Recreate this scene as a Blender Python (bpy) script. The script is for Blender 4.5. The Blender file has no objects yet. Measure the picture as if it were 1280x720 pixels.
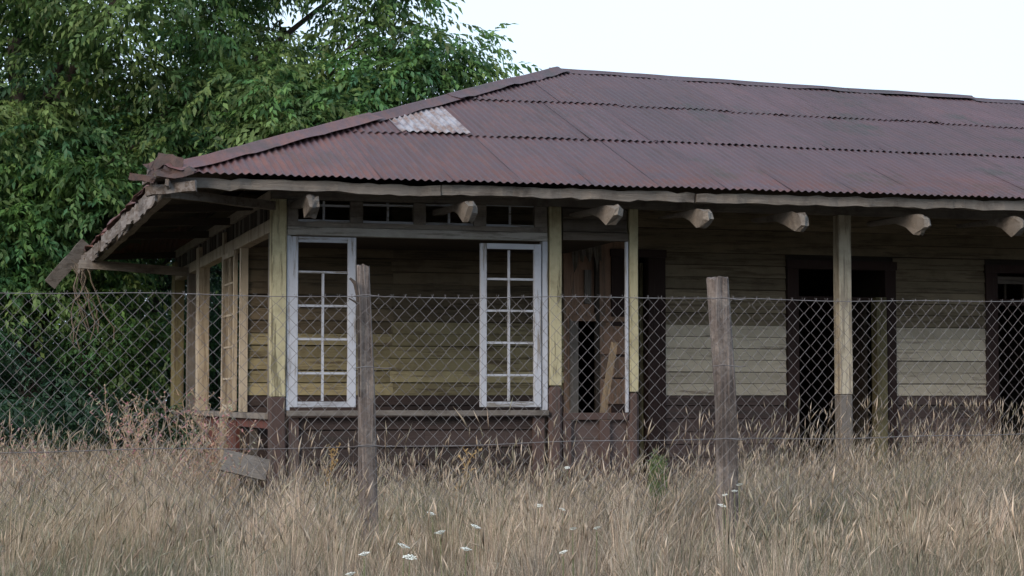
import bpy, bmesh, math, random
import numpy as np
from mathutils import Vector, Matrix, noise
R = math.radians
random.seed(7); rng = np.random.default_rng(7)
sc = bpy.context.scene
COL = sc.collection

# ------------------------------------------------------------------ camera, sky, sun
F = 2450.0; PITCH = math.atan(140/F); CAMZ = 1.05
cam = bpy.data.cameras.new('camera'); camo = bpy.data.objects.new('camera', cam); COL.objects.link(camo)
camo.location = (0, 0, CAMZ); camo.rotation_euler = (math.pi/2+PITCH, 0, 0)
cam.sensor_width = 36; cam.lens = 36*F/1280; cam.clip_end = 3000; cam.clip_start = .1
sc.camera = camo
SUN_EL, SUN_AZ = R(24), R(216)          # azimuth clockwise from +Y
world = bpy.data.worlds.new('World'); sc.world = world; world.use_nodes = True
wn, wl = world.node_tree.nodes, world.node_tree.links
wn.clear()
sky = wn.new('ShaderNodeTexSky'); sky.sky_type = 'NISHITA'; sky.sun_disc = False
sky.sun_elevation = SUN_EL; sky.sun_rotation = SUN_AZ; sky.air_density = 1.0; sky.dust_density = 3.0; sky.ozone_density = 1.0
tc = wn.new('ShaderNodeTexCoord')
nz = wn.new('ShaderNodeTexNoise'); nz.inputs['Scale'].default_value = 1.6; nz.inputs['Detail'].default_value = 5
cr = wn.new('ShaderNodeMapRange'); cr.inputs[1].default_value = .3; cr.inputs[2].default_value = .7; cr.inputs[3].default_value = .72; cr.inputs[4].default_value = .95
mx = wn.new('ShaderNodeMix'); mx.data_type = 'RGBA'
mx.inputs[7].default_value = (5.3, 6.5, 7.9, 1)     # thin bright overcast veil
bg = wn.new('ShaderNodeBackground'); bg.inputs['Strength'].default_value = .1
wo = wn.new('ShaderNodeOutputWorld')
wl.new(tc.outputs['Generated'], nz.inputs['Vector']); wl.new(nz.outputs['Fac'], cr.inputs[0]); wl.new(cr.outputs[0], mx.inputs[0])
wl.new(sky.outputs[0], mx.inputs[6]); wl.new(mx.outputs[2], bg.inputs[0]); wl.new(bg.outputs[0], wo.inputs[0])
sd = bpy.data.lights.new('sun', 'SUN'); so = bpy.data.objects.new('sun', sd); COL.objects.link(so)
sd.energy = 1.1; sd.angle = R(28); sd.color = (1, .80, .62)
so.rotation_euler = Vector((-math.sin(SUN_AZ)*math.cos(SUN_EL), -math.cos(SUN_AZ)*math.cos(SUN_EL), -math.sin(SUN_EL))).to_track_quat('-Z', 'Y').to_euler()
so.location = (0, -20, 30)
vs = sc.view_settings
vs.view_transform = 'Standard'; vs.look = 'None'; vs.exposure = .95; vs.gamma = 1; vs.use_curve_mapping = False
sc.cycles.max_bounces = 8; sc.cycles.transparent_max_bounces = 8

# ------------------------------------------------------------------ frames of reference
TH = R(16.2); CU, SU = math.cos(TH), math.sin(TH)
C0 = (-2.28, 19.0)                       # front left corner post of the building
def ray(px, py):
    x, y, z = (px-640)/F, 1.0, -(py-360)/F
    cp, sp = math.cos(PITCH), math.sin(PITCH)
    return x, y*cp - z*sp, y*sp + z*cp
def atv(px, py, v):
    """where a line of sight meets the building plane v = const: (u, z)"""
    x, y, z = ray(px, py)
    t = (v + (-SU*C0[0] + CU*C0[1])) / (-SU*x + CU*y)
    X, Y = x*t - C0[0], y*t - C0[1]
    return CU*X + SU*Y, CAMZ + z*t
def atu(px, py, u):
    x, y, z = ray(px, py)
    t = (u + (CU*C0[0] + SU*C0[1])) / (CU*x + SU*y)
    X, Y = x*t - C0[0], y*t - C0[1]
    return -SU*X + CU*Y, CAMZ + z*t
def atd(px, py, d):
    x, y, z = ray(px, py); t = d/y
    return x*t, d, CAMZ + z*t
def touv(x, y):
    X, Y = x-C0[0], y-C0[1]
    return CU*X+SU*Y, -SU*X+CU*Y

# ------------------------------------------------------------------ material helpers
class NT:
    def __init__(s, name):
        s.m = bpy.data.materials.new(name); s.m.use_nodes = True
        s.n = s.m.node_tree.nodes; s.l = s.m.node_tree.links
        s.b = s.n['Principled BSDF']; s.o = s.n['Material Output']
    def new(s, t, **k):
        n = s.n.new(t)
        for a, v in k.items(): setattr(n, a, v)
        return n
    def link(s, a, b): s.l.new(a, b)
    def coord(s, kind='object', rand=True, scale=(1,1,1)):
        if kind == 'world':
            v = s.new('ShaderNodeNewGeometry').outputs['Position']
        else:
            v = s.new('ShaderNodeTexCoord').outputs['Object']
        if rand and kind != 'world':
            oi = s.new('ShaderNodeObjectInfo'); m = s.new('ShaderNodeMath', operation='MULTIPLY'); m.inputs[1].default_value = 37
            s.link(oi.outputs['Random'], m.inputs[0])
            a = s.new('ShaderNodeVectorMath', operation='ADD'); s.link(v, a.inputs[0]); s.link(m.outputs[0], a.inputs[1]); v = a.outputs[0]
        mp = s.new('ShaderNodeMapping'); mp.inputs['Scale'].default_value = scale; s.link(v, mp.inputs[0])
        return mp.outputs[0]
    def noise(s, vec, scale, detail=4, rough=.6, lo=.35, hi=.65, dist=0):
        n = s.new('ShaderNodeTexNoise'); n.inputs['Scale'].default_value = scale; n.inputs['Detail'].default_value = detail
        n.inputs['Roughness'].default_value = rough; n.inputs['Distortion'].default_value = dist
        s.link(vec, n.inputs['Vector'])
        r = s.new('ShaderNodeMapRange'); r.inputs[1].default_value = lo; r.inputs[2].default_value = hi
        s.link(n.outputs['Fac'], r.inputs[0]); return r.outputs[0]
    def mix(s, fac, a, b, blend='MIX'):
        m = s.new('ShaderNodeMix'); m.data_type = 'RGBA'; m.blend_type = blend
        for sock, v in ((0, fac), (6, a), (7, b)):
            if isinstance(v, (tuple, list)): m.inputs[sock].default_value = (*v, 1) if len(v) == 3 else v
            elif isinstance(v, (int, float)): m.inputs[sock].default_value = v
            else: s.link(v, m.inputs[sock])
        return m.outputs[2]
    def math(s, op, a, b):
        m = s.new('ShaderNodeMath', operation=op)
        for i, v in enumerate((a, b)):
            if isinstance(v, (int, float)): m.inputs[i].default_value = v
            else: s.link(v, m.inputs[i])
        return m.outputs[0]
    def bump(s, h, strength=.4, dist=.01):
        b = s.new('ShaderNodeBump'); b.inputs['Strength'].default_value = strength; b.inputs['Distance'].default_value = dist
        s.link(h, b.inputs['Height']); s.link(b.outputs[0], s.b.inputs['Normal'])

def wood(name, paint, bare, peel=.5, axis='x', dirt=(.05,.042,.035), dirtamt=.5, var=.35, rough=.85):
    """painted boards, worn through to bare wood in patches that run along the grain"""
    t = NT(name)
    sc_ = {'x': (.55, 7, 7), 'z': (7, 7, .55), 'y': (7, .55, 7)}[axis]
    v = t.coord(scale=sc_); v2 = t.coord(scale=(1, 1, 1))
    fine = {'x': (2, 60, 60), 'z': (60, 60, 2), 'y': (60, 2, 60)}[axis]; v3 = t.coord(scale=fine)
    grain = t.noise(v3, 1.0, 3, .6, .3, .7)
    p = t.noise(v, 2.2, 8, .72, .62-peel*.3, .70-peel*.3)
    wearbare = t.mix(grain, tuple(c*.55 for c in bare), bare)
    c = t.mix(p, paint, wearbare)
    d = t.noise(v2, 3.1, 8, .7, .48, .78)
    c = t.mix(t.math('MULTIPLY', d, dirtamt), c, dirt)
    oi = t.new('ShaderNodeObjectInfo'); r = t.new('ShaderNodeMapRange'); r.inputs[3].default_value = 1-var; r.inputs[4].default_value = 1+var*.4
    t.link(oi.outputs['Random'], r.inputs[0])
    h = t.new('ShaderNodeHueSaturation'); t.link(r.outputs[0], h.inputs['Value']); t.link(c, h.inputs['Color'])
    t.link(h.outputs[0], t.b.inputs['Base Color']); t.b.inputs['Roughness'].default_value = rough
    t.b.inputs['Specular IOR Level'].default_value = .25
    t.bump(t.math('ADD', grain, t.math('MULTIPLY', p, 1.5)), .5, .004)
    return t.m

M = {}
M['white'] = wood('white_flaking_paint', (0.447, 0.473, 0.533), (0.292, 0.267, 0.241), .30, 'z', dirtamt=.3, var=.08)
M['white_h'] = wood('white_flaking_paint_rail', (0.430, 0.456, 0.516), (0.275, 0.258, 0.232), .36, 'x', dirtamt=.35, var=.1)
M['post_yellow'] = wood('yellow_cream_post_paint', (.46, .425, .28), (0.216, 0.194, 0.122), .30, 'z', dirt=(.10, .085, .045), dirtamt=.6, var=.1)
M['post_brown'] = wood('brown_oxide_paint', (0.097, 0.065, 0.059), (0.115, 0.094, 0.086), .3, 'z', dirtamt=.4, var=.2)
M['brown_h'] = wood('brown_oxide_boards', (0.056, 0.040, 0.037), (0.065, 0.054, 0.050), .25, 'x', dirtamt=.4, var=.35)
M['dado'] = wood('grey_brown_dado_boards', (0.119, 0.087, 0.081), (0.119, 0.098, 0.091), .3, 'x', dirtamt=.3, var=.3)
M['red_v'] = wood('red_oxide_panels', (0.128, 0.046, 0.038), (0.112, 0.075, 0.064), .42, 'z', dirtamt=.4, var=.25)
M['casing'] = wood('dark_brown_casing_paint', (.045, .028, .026), (.07, .055, .05), .2, 'z', dirtamt=.3, var=.2)
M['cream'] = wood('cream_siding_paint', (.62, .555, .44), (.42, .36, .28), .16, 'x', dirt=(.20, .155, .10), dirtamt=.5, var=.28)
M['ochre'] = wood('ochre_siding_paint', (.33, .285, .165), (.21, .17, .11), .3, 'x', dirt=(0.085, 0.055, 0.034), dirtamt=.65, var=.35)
M['cream_old'] = wood('bare_stained_brown_siding', (.27, .225, .155), (.22, .18, .125), .4, 'x', dirt=(.10, .075, .05), dirtamt=.6, var=.25)  # darker, browner tone for the upper courses
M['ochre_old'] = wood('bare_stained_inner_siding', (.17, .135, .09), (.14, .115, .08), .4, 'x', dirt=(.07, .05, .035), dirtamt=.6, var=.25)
M['pale_side'] = wood('pale_worn_side_frames', (.46, .40, .31), (.36, .30, .23), .4, 'z', dirt=(.16, .12, .08), dirtamt=.5, var=.2)
M['rail_pale'] = wood('dirty_white_head_rail', (.36, .35, .33), (.24, .22, .20), .4, 'x', dirt=(.10, .09, .08), dirtamt=.5, var=.1)
M['grey_v'] = wood('weathered_grey_wood_upright', (0.176, 0.163, 0.150), (0.234, 0.208, 0.182), .5, 'z', dirt=(0.046, 0.042, 0.039), dirtamt=.6, var=.2)
M['grey_h'] = wood('weathered_grey_wood_beam', (0.211, 0.192, 0.174), (0.285, 0.254, 0.223), .5, 'x', dirt=(0.037, 0.028, 0.025), dirtamt=.95, var=.25)
M['grey_y'] = wood('weathered_grey_wood_rafter', (0.320, 0.280, 0.240), (0.400, 0.352, 0.296), .5, 'y', dirt=(0.048, 0.040, 0.036), dirtamt=.6, var=.25)
M['post_tan'] = wood('grey_cream_worn_post', (.46, .42, .33), (.34, .30, .24), .5, 'z', dirt=(0.072, 0.058, 0.043), dirtamt=.6, var=.1)
M['raw_v'] = wood('raw_tan_wood', (0.270, 0.210, 0.143), (0.240, 0.195, 0.143), .5, 'z', dirt=(0.090, 0.060, 0.038), dirtamt=.4, var=.15)
M['olive_v'] = wood('dull_olive_paint', (.20, .18, .10), (.17, .14, .09), .4, 'z', dirtamt=.5, var=.25)
M['dull_h'] = wood('dull_grey_brown_boards', (0.136, 0.118, 0.102), (0.124, 0.105, 0.087), .4, 'x', dirtamt=.5, var=.25)
M['ply'] = wood('reddish_plywood', (.33, .21, .15), (.29, .21, .16), .4, 'z', dirt=(0.080, 0.048, 0.036), dirtamt=.6, var=.2)
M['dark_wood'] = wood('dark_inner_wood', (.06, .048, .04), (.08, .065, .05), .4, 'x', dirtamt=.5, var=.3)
M['peel_fascia'] = wood('split_peeling_fascia', (.22, .20, .19), (.17, .14, .12), .5, 'y', dirt=(0.058, 0.039, 0.033), dirtamt=.8, var=.25)

def roof_mat(name, patch=False):
    t = NT(name)
    w = t.coord('world'); o = t.coord(scale=(1, 1, 1)); st = t.coord(scale=(9, .5, 1))
    base = t.mix(t.noise(w, .55, 4, .6, .3, .7), (.086, .055, .070), (.062, .045, .057))
    streak = t.noise(st, 2.0, 6, .7, .5, .75)
    c = t.mix(t.math('MULTIPLY', streak, .85), base, (.036, .028, .030))
    red = t.noise(t.coord(scale=(3.0, .8, 1)), 2.0, 7, .75, .46, .72)
    # rust is heavier at the lower, left end
    sx = t.new('ShaderNodeSeparateXYZ'); t.link(w, sx.inputs[0])
    mr = t.new('ShaderNodeMapRange'); mr.inputs[1].default_value = -2.8; mr.inputs[2].default_value = 1.2; mr.inputs[3].default_value = 1.0; mr.inputs[4].default_value = .22
    t.link(sx.outputs[0], mr.inputs[0])
    c = t.mix(t.math('MULTIPLY', t.math('ADD', t.math('MULTIPLY', red, .65), .22), mr.outputs[0]), c, (.215, .080, .050))
    mrz = t.new('ShaderNodeMapRange'); mrz.inputs[1].default_value = 3.15; mrz.inputs[2].default_value = 3.55; mrz.inputs[3].default_value = .75; mrz.inputs[4].default_value = 0
    t.link(sx.outputs[2], mrz.inputs[0])
    c = t.mix(t.math('MULTIPLY', mrz.outputs[0], t.noise(w, 3.2, 5, .7, .42, .62)), c, (.12, .043, .032))
    moss = t.noise(w, .8, 6, .7, .56, .70)
    c = t.mix(t.math('MULTIPLY', moss, .75), c, (.032, .040, .035))
    lich = t.noise(o, 40, 3, .6, .68, .74)
    c = t.mix(t.math('MULTIPLY', lich, .5), c, (.16, .145, .14))
    if patch:
        z = t.noise(t.coord(scale=(3, 1, 1)), 3.0, 6, .7, .42, .6)
        c = t.mix(t.noise(t.coord(scale=(1.5, 1, 1)), 1.6, 6, .7, .36, .50), c, t.mix(z, (.33, .32, .35), (.19, .125, .105)))
    oi = t.new('ShaderNodeObjectInfo'); r = t.new('ShaderNodeMapRange'); r.inputs[3].default_value = .88; r.inputs[4].default_value = 1.08
    t.link(oi.outputs['Random'], r.inputs[0])
    h = t.new('ShaderNodeHueSaturation'); t.link(r.outputs[0], h.inputs['Value']); t.link(c, h.inputs['Color'])
    t.link(h.outputs[0], t.b.inputs['Base Color']); t.b.inputs['Roughness'].default_value = .62; t.b.inputs['Specular IOR Level'].default_value = .35
    t.bump(t.noise(o, 25, 4, .7, .3, .7), .25, .004)
    return t.m
M['roof'] = roof_mat('rusted_corrugated_iron')
M['roof_patch'] = roof_mat('bare_galvanised_iron', True)
def simple(name, c1, c2, scale, rough=.8, metal=0, bump=.3):
    t = NT(name); v = t.coord()
    t.link(t.mix(t.noise(v, scale, 5, .65, .35, .65), c1, c2), t.b.inputs['Base Color'])
    t.b.inputs['Roughness'].default_value = rough; t.b.inputs['Metallic'].default_value = metal
    t.bump(t.noise(v, scale*4, 4, .6, .3, .7), bump, .004)
    return t.m
M['wire'] = simple('galvanised_wire', (.19, .185, .19), (.12, .10, .095), 12, .6, .0, .0)
M['rust_dark'] = simple('dark_rusted_flashing', (.09, .05, .042), (.035, .027, .027), 6, .8, 0, .9)
M['bark'] = simple('dark_bark', (.07, .055, .045), (.035, .028, .024), 9, .95, 0, 1)
M['twig'] = simple('pale_dry_twig', (.20, .16, .12), (.10, .08, .06), 9, .95, 0, .4)
M['flower'] = simple('white_umbel', (.80, .82, .78), (.62, .66, .58), 60, .8, 0, 0)
M['stem'] = simple('green_grey_stem', (.12, .16, .06), (.16, .17, .09), 20, .8, 0, 0)
M['paper'] = simple('torn_wallpaper', (.20, .18, .15), (.11, .09, .075), 6, .9, 0, .3)
def ground_mat():
    t = NT('dry_soil_and_thatch'); w = t.coord('world')
    c = t.mix(t.noise(w, 1.2, 6, .7, .35, .65), (.07, .055, .038), (.11, .09, .06))
    c = t.mix(t.math('MULTIPLY', t.noise(w, 14, 5, .7, .45, .7), .6), c, (.04, .036, .022))
    t.link(c, t.b.inputs['Base Color']); t.b.inputs['Roughness'].default_value = 1
    t.bump(t.noise(w, 18, 5, .7, .3, .7), .8, .03); return t.m
M['ground'] = ground_mat()
def leafy(name, translucency=.35, rough=.5, mult=1.0, spec=.4):
    t = NT(name)
    a = t.new('ShaderNodeAttribute', attribute_name='tint')
    c = t.mix(1.0, a.outputs['Color'], mult if isinstance(mult, tuple) else (mult, mult, mult), 'MULTIPLY')
    t.link(c, t.b.inputs['Base Color']); t.b.inputs['Roughness'].default_value = rough; t.b.inputs['Specular IOR Level'].default_value = spec
    tr = t.new('ShaderNodeBsdfTranslucent'); t.link(c, tr.inputs[0])
    ms = t.new('ShaderNodeMixShader'); ms.inputs[0].default_value = translucency
    t.link(t.b.outputs[0], ms.inputs[1]); t.link(tr.outputs[0], ms.inputs[2]); t.link(ms.outputs[0], t.o.inputs[0])
    return t.m
M['leaf'] = leafy('broad_green_leaves', .35, .5, (.86, .90, 1.02))
M['grass'] = leafy('dry_grass_blades', .3, .8, (1.08, 1.05, 1.04), .15)

# ------------------------------------------------------------------ object helpers
def empty(name, loc=(0,0,0), rz=0, parent=None, label=None, cat=None, group=None):
    o = bpy.data.objects.new(name, None); COL.objects.link(o); o.location = loc; o.rotation_euler = (0, 0, rz)
    o.empty_display_size = .2
    if parent: o.parent = parent
    tag(o, label, cat, group); return o
def tag(o, label=None, cat=None, group=None, kind=None):
    if label: o['label'] = label
    if cat: o['category'] = cat
    if group: o['group'] = group
    if kind: o['kind'] = kind
    return o
def obj(name, me, parent=None, loc=(0,0,0), rot=(0,0,0), mat=None):
    if mat is not None and not me.materials: me.materials.append(mat)
    o = bpy.data.objects.new(name, me); COL.objects.link(o)
    if parent: o.parent = parent
    o.location = loc; o.rotation_euler = rot; return o
def bm_mesh(bm, name, smooth=False):
    me = bpy.data.meshes.new(name)
    bmesh.ops.recalc_face_normals(bm, faces=bm.faces)
    bm.to_mesh(me); bm.free()
    if smooth: me.shade_smooth()
    return me
def add_box(bm, x0, x1, y0, y1, z0, z1):
    vs_ = [bm.verts.new(p) for p in ((x0,y0,z0),(x1,y0,z0),(x1,y1,z0),(x0,y1,z0),(x0,y0,z1),(x1,y0,z1),(x1,y1,z1),(x0,y1,z1))]
    for f in ((0,3,2,1),(4,5,6,7),(0,1,5,4),(1,2,6,5),(2,3,7,6),(3,0,4,7)): bm.faces.new([vs_[i] for i in f])
    return vs_
CACHE = {}
def box_mesh(w, d, h, bev=.004, wob=.0, key=None):
    """box centred in x and y, standing on z=0, edges eased"""
    k = (round(w,2), round(d,3), round(h,2), bev, key)
    if k in CACHE: return CACHE[k]
    bm = bmesh.new(); add_box(bm, -w/2, w/2, -d/2, d/2, 0, h)
    if wob:
        L = max(w, d, h); ax = (w, d, h).index(L); n = max(2, int(L/.35))
        es = [e for e in bm.edges if abs((e.verts[0].co-e.verts[1].co)[ax]) > L*.9]
        bmesh.ops.subdivide_edges(bm, edges=es, cuts=n, use_grid_fill=False)
        s = random.uniform(0, 99)
        for v in bm.verts:
            q = v.co*1.7 + Vector((s, s, s)); nv = noise.noise_vector(q)*wob; nv[ax] *= .2; v.co += nv
    if bev: bmesh.ops.bevel(bm, geom=[e for e in bm.edges if e.calc_face_angle(0) > .5], offset=bev, segments=1, affect='EDGES', clamp_overlap=True)
    CACHE[k] = bm_mesh(bm, 'piece'); return CACHE[k]
MATCOPY = {}
def pbox(name, parent, x0, x1, y0, y1, z0, z1, mat, bev=.004, wob=0, rot=(0,0,0)):
    base = box_mesh(x1-x0, y1-y0, z1-z0, bev, wob, mat)
    if not base.materials: base.materials.append(M[mat])
    return obj(name, base, parent, ((x0+x1)/2, (y0+y1)/2, z0), rot)
def prism_mesh(pts, w, axis='x'):
    """polygon in (y,z) pulled through width w along x"""
    bm = bmesh.new()
    a = [bm.verts.new((-w/2, p[0], p[1])) for p in pts]; b = [bm.verts.new((w/2, p[0], p[1])) for p in pts]
    bm.faces.new(a); bm.faces.new(b[::-1]); n = len(pts)
    for i in range(n): bm.faces.new((a[i], b[i], b[(i+1)%n], a[(i+1)%n]))
    return bm_mesh(bm, 'prism')
def beam_mesh(p0, p1, w, h, wob=.008, n=6):
    """squared timber between two points, a little crooked"""
    p0, p1 = Vector(p0), Vector(p1); d = (p1-p0).normalized()
    up = Vector((0,0,1)) if abs(d.z) < .9 else Vector((0,1,0))
    s = d.cross(up).normalized(); t = s.cross(d)
    bm = bmesh.new(); rings = []; sd_ = random.uniform(0, 50)
    for i in range(n+1):
        c = p0.lerp(p1, i/n) + noise.noise_vector(Vector((i*.6+sd_, sd_, 0)))*wob
        rings.append([bm.verts.new(c + s*a*w/2 + t*b*h/2 + noise.noise_vector(Vector((i*2+sd_, a, b)))*wob*.6) for a, b in ((-1,-1),(1,-1),(1,1),(-1,1))])
    for i in range(n):
        for j in range(4): bm.faces.new((rings[i][j], rings[i][(j+1)%4], rings[i+1][(j+1)%4], rings[i+1][j]))
    bm.faces.new(rings[0][::-1]); bm.faces.new(rings[-1])
    return bm_mesh(bm, 'beam')
def tube_bm(bm, pts, radii, sides=6):
    pts = [Vector(p) for p in pts]; rings = []
    for i, p in enumerate(pts):
        d = (pts[min(i+1, len(pts)-1)] - pts[max(i-1, 0)]).normalized()
        up = Vector((0,0,1)) if abs(d.z) < .9 else Vector((0,1,0))
        s = d.cross(up).normalized(); t = s.cross(d)
        rings.append([bm.verts.new(p + (s*math.cos(a)+t*math.sin(a))*radii[i]) for a in [2*math.pi*k/sides for k in range(sides)]])
    for i in range(len(pts)-1):
        for j in range(sides): bm.faces.new((rings[i][j], rings[i][(j+1)%sides], rings[i+1][(j+1)%sides], rings[i+1][j]))
    bm.faces.new(rings[0][::-1]); bm.faces.new(rings[-1])
def np_mesh(name, verts, faces, tint, mat, n=3):
    """verts (N,3), faces (M,n), tint (N,3)"""
    me = bpy.data.meshes.new(name)
    me.vertices.add(len(verts)); me.vertices.foreach_set('co', np.asarray(verts, np.float32).ravel())
    me.loops.add(len(faces)*n); me.loops.foreach_set('vertex_index', np.asarray(faces, np.int32).ravel())
    me.polygons.add(len(faces)); me.polygons.foreach_set('loop_start', np.arange(0, len(faces)*n, n, dtype=np.int32))
    me.polygons.foreach_set('loop_total', np.full(len(faces), n, np.int32))
    me.update(calc_edges=True)
    at = me.attributes.new('tint', 'FLOAT_COLOR', 'POINT')
    at.data.foreach_set('color', np.concatenate([tint, np.ones((len(verts), 1))], 1).astype(np.float32).ravel())
    me.materials.append(mat); me.validate(); return me

# ================================================================== ground
bm = bmesh.new()
g = 900
xs = [-g, -60] + [x*2.0-30 for x in range(31)] + [60, g]; ys = [-g, -40] + [y*2.0-8 for y in range(35)] + [120, g]
gv = [[bm.verts.new((x, y, noise.noise(Vector((x*.3, y*.3, 0)))*.025 if abs(x) < 31 and -9 < y < 62 else 0)) for x in xs] for y in ys]
for j in range(len(ys)-1):
    for i in range(len(xs)-1): bm.faces.new((gv[j][i], gv[j][i+1], gv[j+1][i+1], gv[j+1][i]))
o = obj('ground', bm_mesh(bm, 'ground'), mat=M['ground']); tag(o, kind='structure')

# ================================================================== the building
ST = empty('station_building', (*C0, 0), TH, None, 'derelict clapboard station building with rusted corrugated iron hip roof and wooden porch', 'building')
EAVE = 1.25; K = .378; ZE = 3.06; HALF = 5.42; ULEN = 14.5; VW = 2.2; VR = 8.35
SLOPE = math.atan(K)
def zroof(v): return ZE + K*(v+EAVE)

# ---- siding
def board_row_mesh(L, H, mat):
    k = ('clap', round(L, 1), round(H, 3), mat)
    if k in CACHE: return CACHE[k]
    me = prism_mesh([(0, 0), (-.028, 0), (-.030, .004), (-.010, H-.006), (0, H-.006)], L); me.materials.append(M[mat]); CACHE[k] = me; return me
def spans(u0, u1, z0, z1, holes):
    out = [(u0, u1)]
    for h0, h1, a, b in holes:
        if a < z1-.03 and b > z0+.03:
            nw = []
            for s, e in out:
                if h1 <= s or h0 >= e: nw.append((s, e)); continue
                if h0 > s: nw.append((s, h0))
                if h1 < e: nw.append((h1, e))
            out = nw
    return [(s, e) for s, e in out if e-s > .03]
def siding(wall, u0, u1, v, zs, matf, holes=(), joints=(), side=False):
    """boards laid one over another; zs is the list of course edges"""
    for z0, z1 in zip(zs[:-1], zs[1:]):
        for s, e in spans(u0, u1, z0, z1, holes):
            cuts = [s] + sorted(j+random.uniform(-.02, .02) for j in joints if s+.2 < j < e-.2)
            if e-cuts[-1] > 4: cuts.append(cuts[-1] + random.uniform(1.8, e-cuts[-1]-1.2))
            cuts.append(e)
            for a, b in zip(cuts[:-1], cuts[1:]):
                me = board_row_mesh(b-a-.004, z1-z0, matf((a+b)/2, z0))
                t = random.uniform(-.0025, .0025); dz = random.uniform(-.004, .004)
                if side: o = obj('board', me, wall, (v, (a+b)/2, z0+dz), (t, 0, -math.pi/2))
                else: o = obj('board', me, wall, ((a+b)/2, v, z0+dz), (0, t, 0))
                o.scale = ((b-a-.004)/round(b-a-.004, 1) if round(b-a-.004, 1) else 1, 1, 1)
def backing(name, u0, u1, va, vb, z0, z1, holes, mat, side=False):
    us = sorted({u0, u1, *[min(max(h[0], u0), u1) for h in holes], *[min(max(h[1], u0), u1) for h in holes]})
    bm = bmesh.new()
    for a, b in zip(us[:-1], us[1:]):
        if b-a < .001: continue
        m = (a+b)/2; zz = [(z0, z1)]
        for h in holes:
            if h[0] < m < h[1]: zz = [q for s, e in zz for q in ((s, min(e, h[2])), (max(s, h[3]), e)) if q[1]-q[0] > .01]
        for s, e in zz:
            if side: add_box(bm, va, vb, a, b, s, e)
            else: add_box(bm, a, b, va, vb, s, e)
    return obj(name, bm_mesh(bm, name), ST, mat=M[mat])
def courses(z0, z1, h):
    out = [z0]
    while out[-1] < z1-.02: out.append(min(z1, out[-1]+h+random.uniform(-.006, .006)))
    return out

# main wall behind the porch ------------------------------------------------
def U(px, v=VW): return atv(px, 440, v)[0]
def Z(px, py, v=VW): return atv(px, py, v)[1]
zd = Z(900, 494)                                       # top of brown dado
d1 = (U(721), U(744), .12, Z(733, 400)); d1b = (U(785), U(809), .12, Z(800, 322))
d2 = (U(997), U(1092), .12, Z(1040, 337)); w3 = (U(1246), U(1325), .12, Z(1260, 342))
ply = (U(704), U(784), .12, Z(740, 296))
holes = [ply, (d1b[0]-.02, U(831), .12, d1b[3]+.09), (U(982), U(1117), .12, d2[3]+.1), (U(1231), U(1340), .12, w3[3]+.1), (11.6, 12.6, .9, 2.5)]
main = backing('wall', -.02, ULEN, VW+.02, VW+.09, .05, 3.295, holes, 'dark_wood')
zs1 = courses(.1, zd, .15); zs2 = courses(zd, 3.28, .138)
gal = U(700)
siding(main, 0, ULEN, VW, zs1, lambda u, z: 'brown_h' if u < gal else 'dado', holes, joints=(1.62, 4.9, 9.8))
siding(main, 0, ULEN, VW, zs2, lambda u, z: (('ochre_old' if z > 1.78+random.uniform(-.1, .1) else 'ochre') if u < gal else ('cream_old' if z > 1.82+random.uniform(-.1, .1) else 'cream')), holes, joints=(1.62, 9.8))  # upper courses switch to browner, darker boards at a ragged height
def casing(parent, h, cw, top, mat, depth=.05, vv=VW):
    u0, u1, z0, z1 = h
    pbox('jamb', parent, u0-cw, u0, vv-depth, vv+.10, z0, z1, mat, wob=.002)
    pbox('jamb', parent, u1, u1+cw, vv-depth, vv+.10, z0, z1, mat, wob=.002)
    pbox('head', parent, u0-cw-.01, u1+cw+.01, vv-depth-.01, vv+.10, z1+.002, z1+top, mat)
# door one, beside the gallery
dw = empty('doorway', (0,0,0), 0, ST); dw.name = 'doorway'; dw['label'] = 'narrow dark doorway beside the gallery post'
casing(dw, d1b, U(831)-d1b[1]-.004, .09, 'casing')
pbox('door_leaf', dw, d1b[1]-.045, d1b[1]-.005, VW+.12, VW+.75, .14, d1b[3]-.05, 'olive_v')
# door two
dw = empty('doorway', (0,0,0), 0, ST); dw['label'] = 'wide black doorway behind the tall porch post'
casing(dw, (d2[0], U(1105), d2[2], d2[3]), d2[0]-U(983), .10, 'casing')
pbox('door_edge', dw, d2[1], U(1105)-.003, VW-.09, VW+.06, .12, Z(1098, 372), 'olive_v', wob=.004)
pbox('transom_bar', dw, d2[0]+.003, d2[1]-.003, VW+.02, VW+.06, Z(1050, 376), Z(1050, 371), 'casing')
pbox('door_leaf', dw, d2[1]-.06, d2[1]-.02, VW+.12, VW+.85, .14, Z(1040, 380), 'dark_wood')
# window three at the far end
dw = empty('window', (0,0,0), 0, ST); dw['label'] = 'dark framed door and transom at the right end'
casing(dw, w3, w3[0]-U(1231), .1, 'casing')
pbox('transom_bar', dw, w3[0]+.003, w3[1]-.003, VW-.02, VW+.04, Z(1260, 355), Z(1260, 346), 'dull_h')
for px in (1258, 1281, 1304):
    pbox('muntin', dw, U(px)-.012, U(px)+.012, VW, VW+.03, Z(1260, 374), Z(1260, 355)-.002, 'dark_wood')
pbox('lower_rail', dw, w3[0]+.003, w3[1]-.003, VW-.01, VW+.04, Z(1260, 382), Z(1260, 374)-.002, 'casing')
# window further right, out of frame
dw = empty('window', (0,0,0), 0, ST); casing(dw, (11.72, 12.48, .95, 2.4), .11, .09, 'casing')
pbox('sill', dw, 11.6, 12.6, VW-.1, VW+.08, .88, .945, 'casing')

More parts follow.
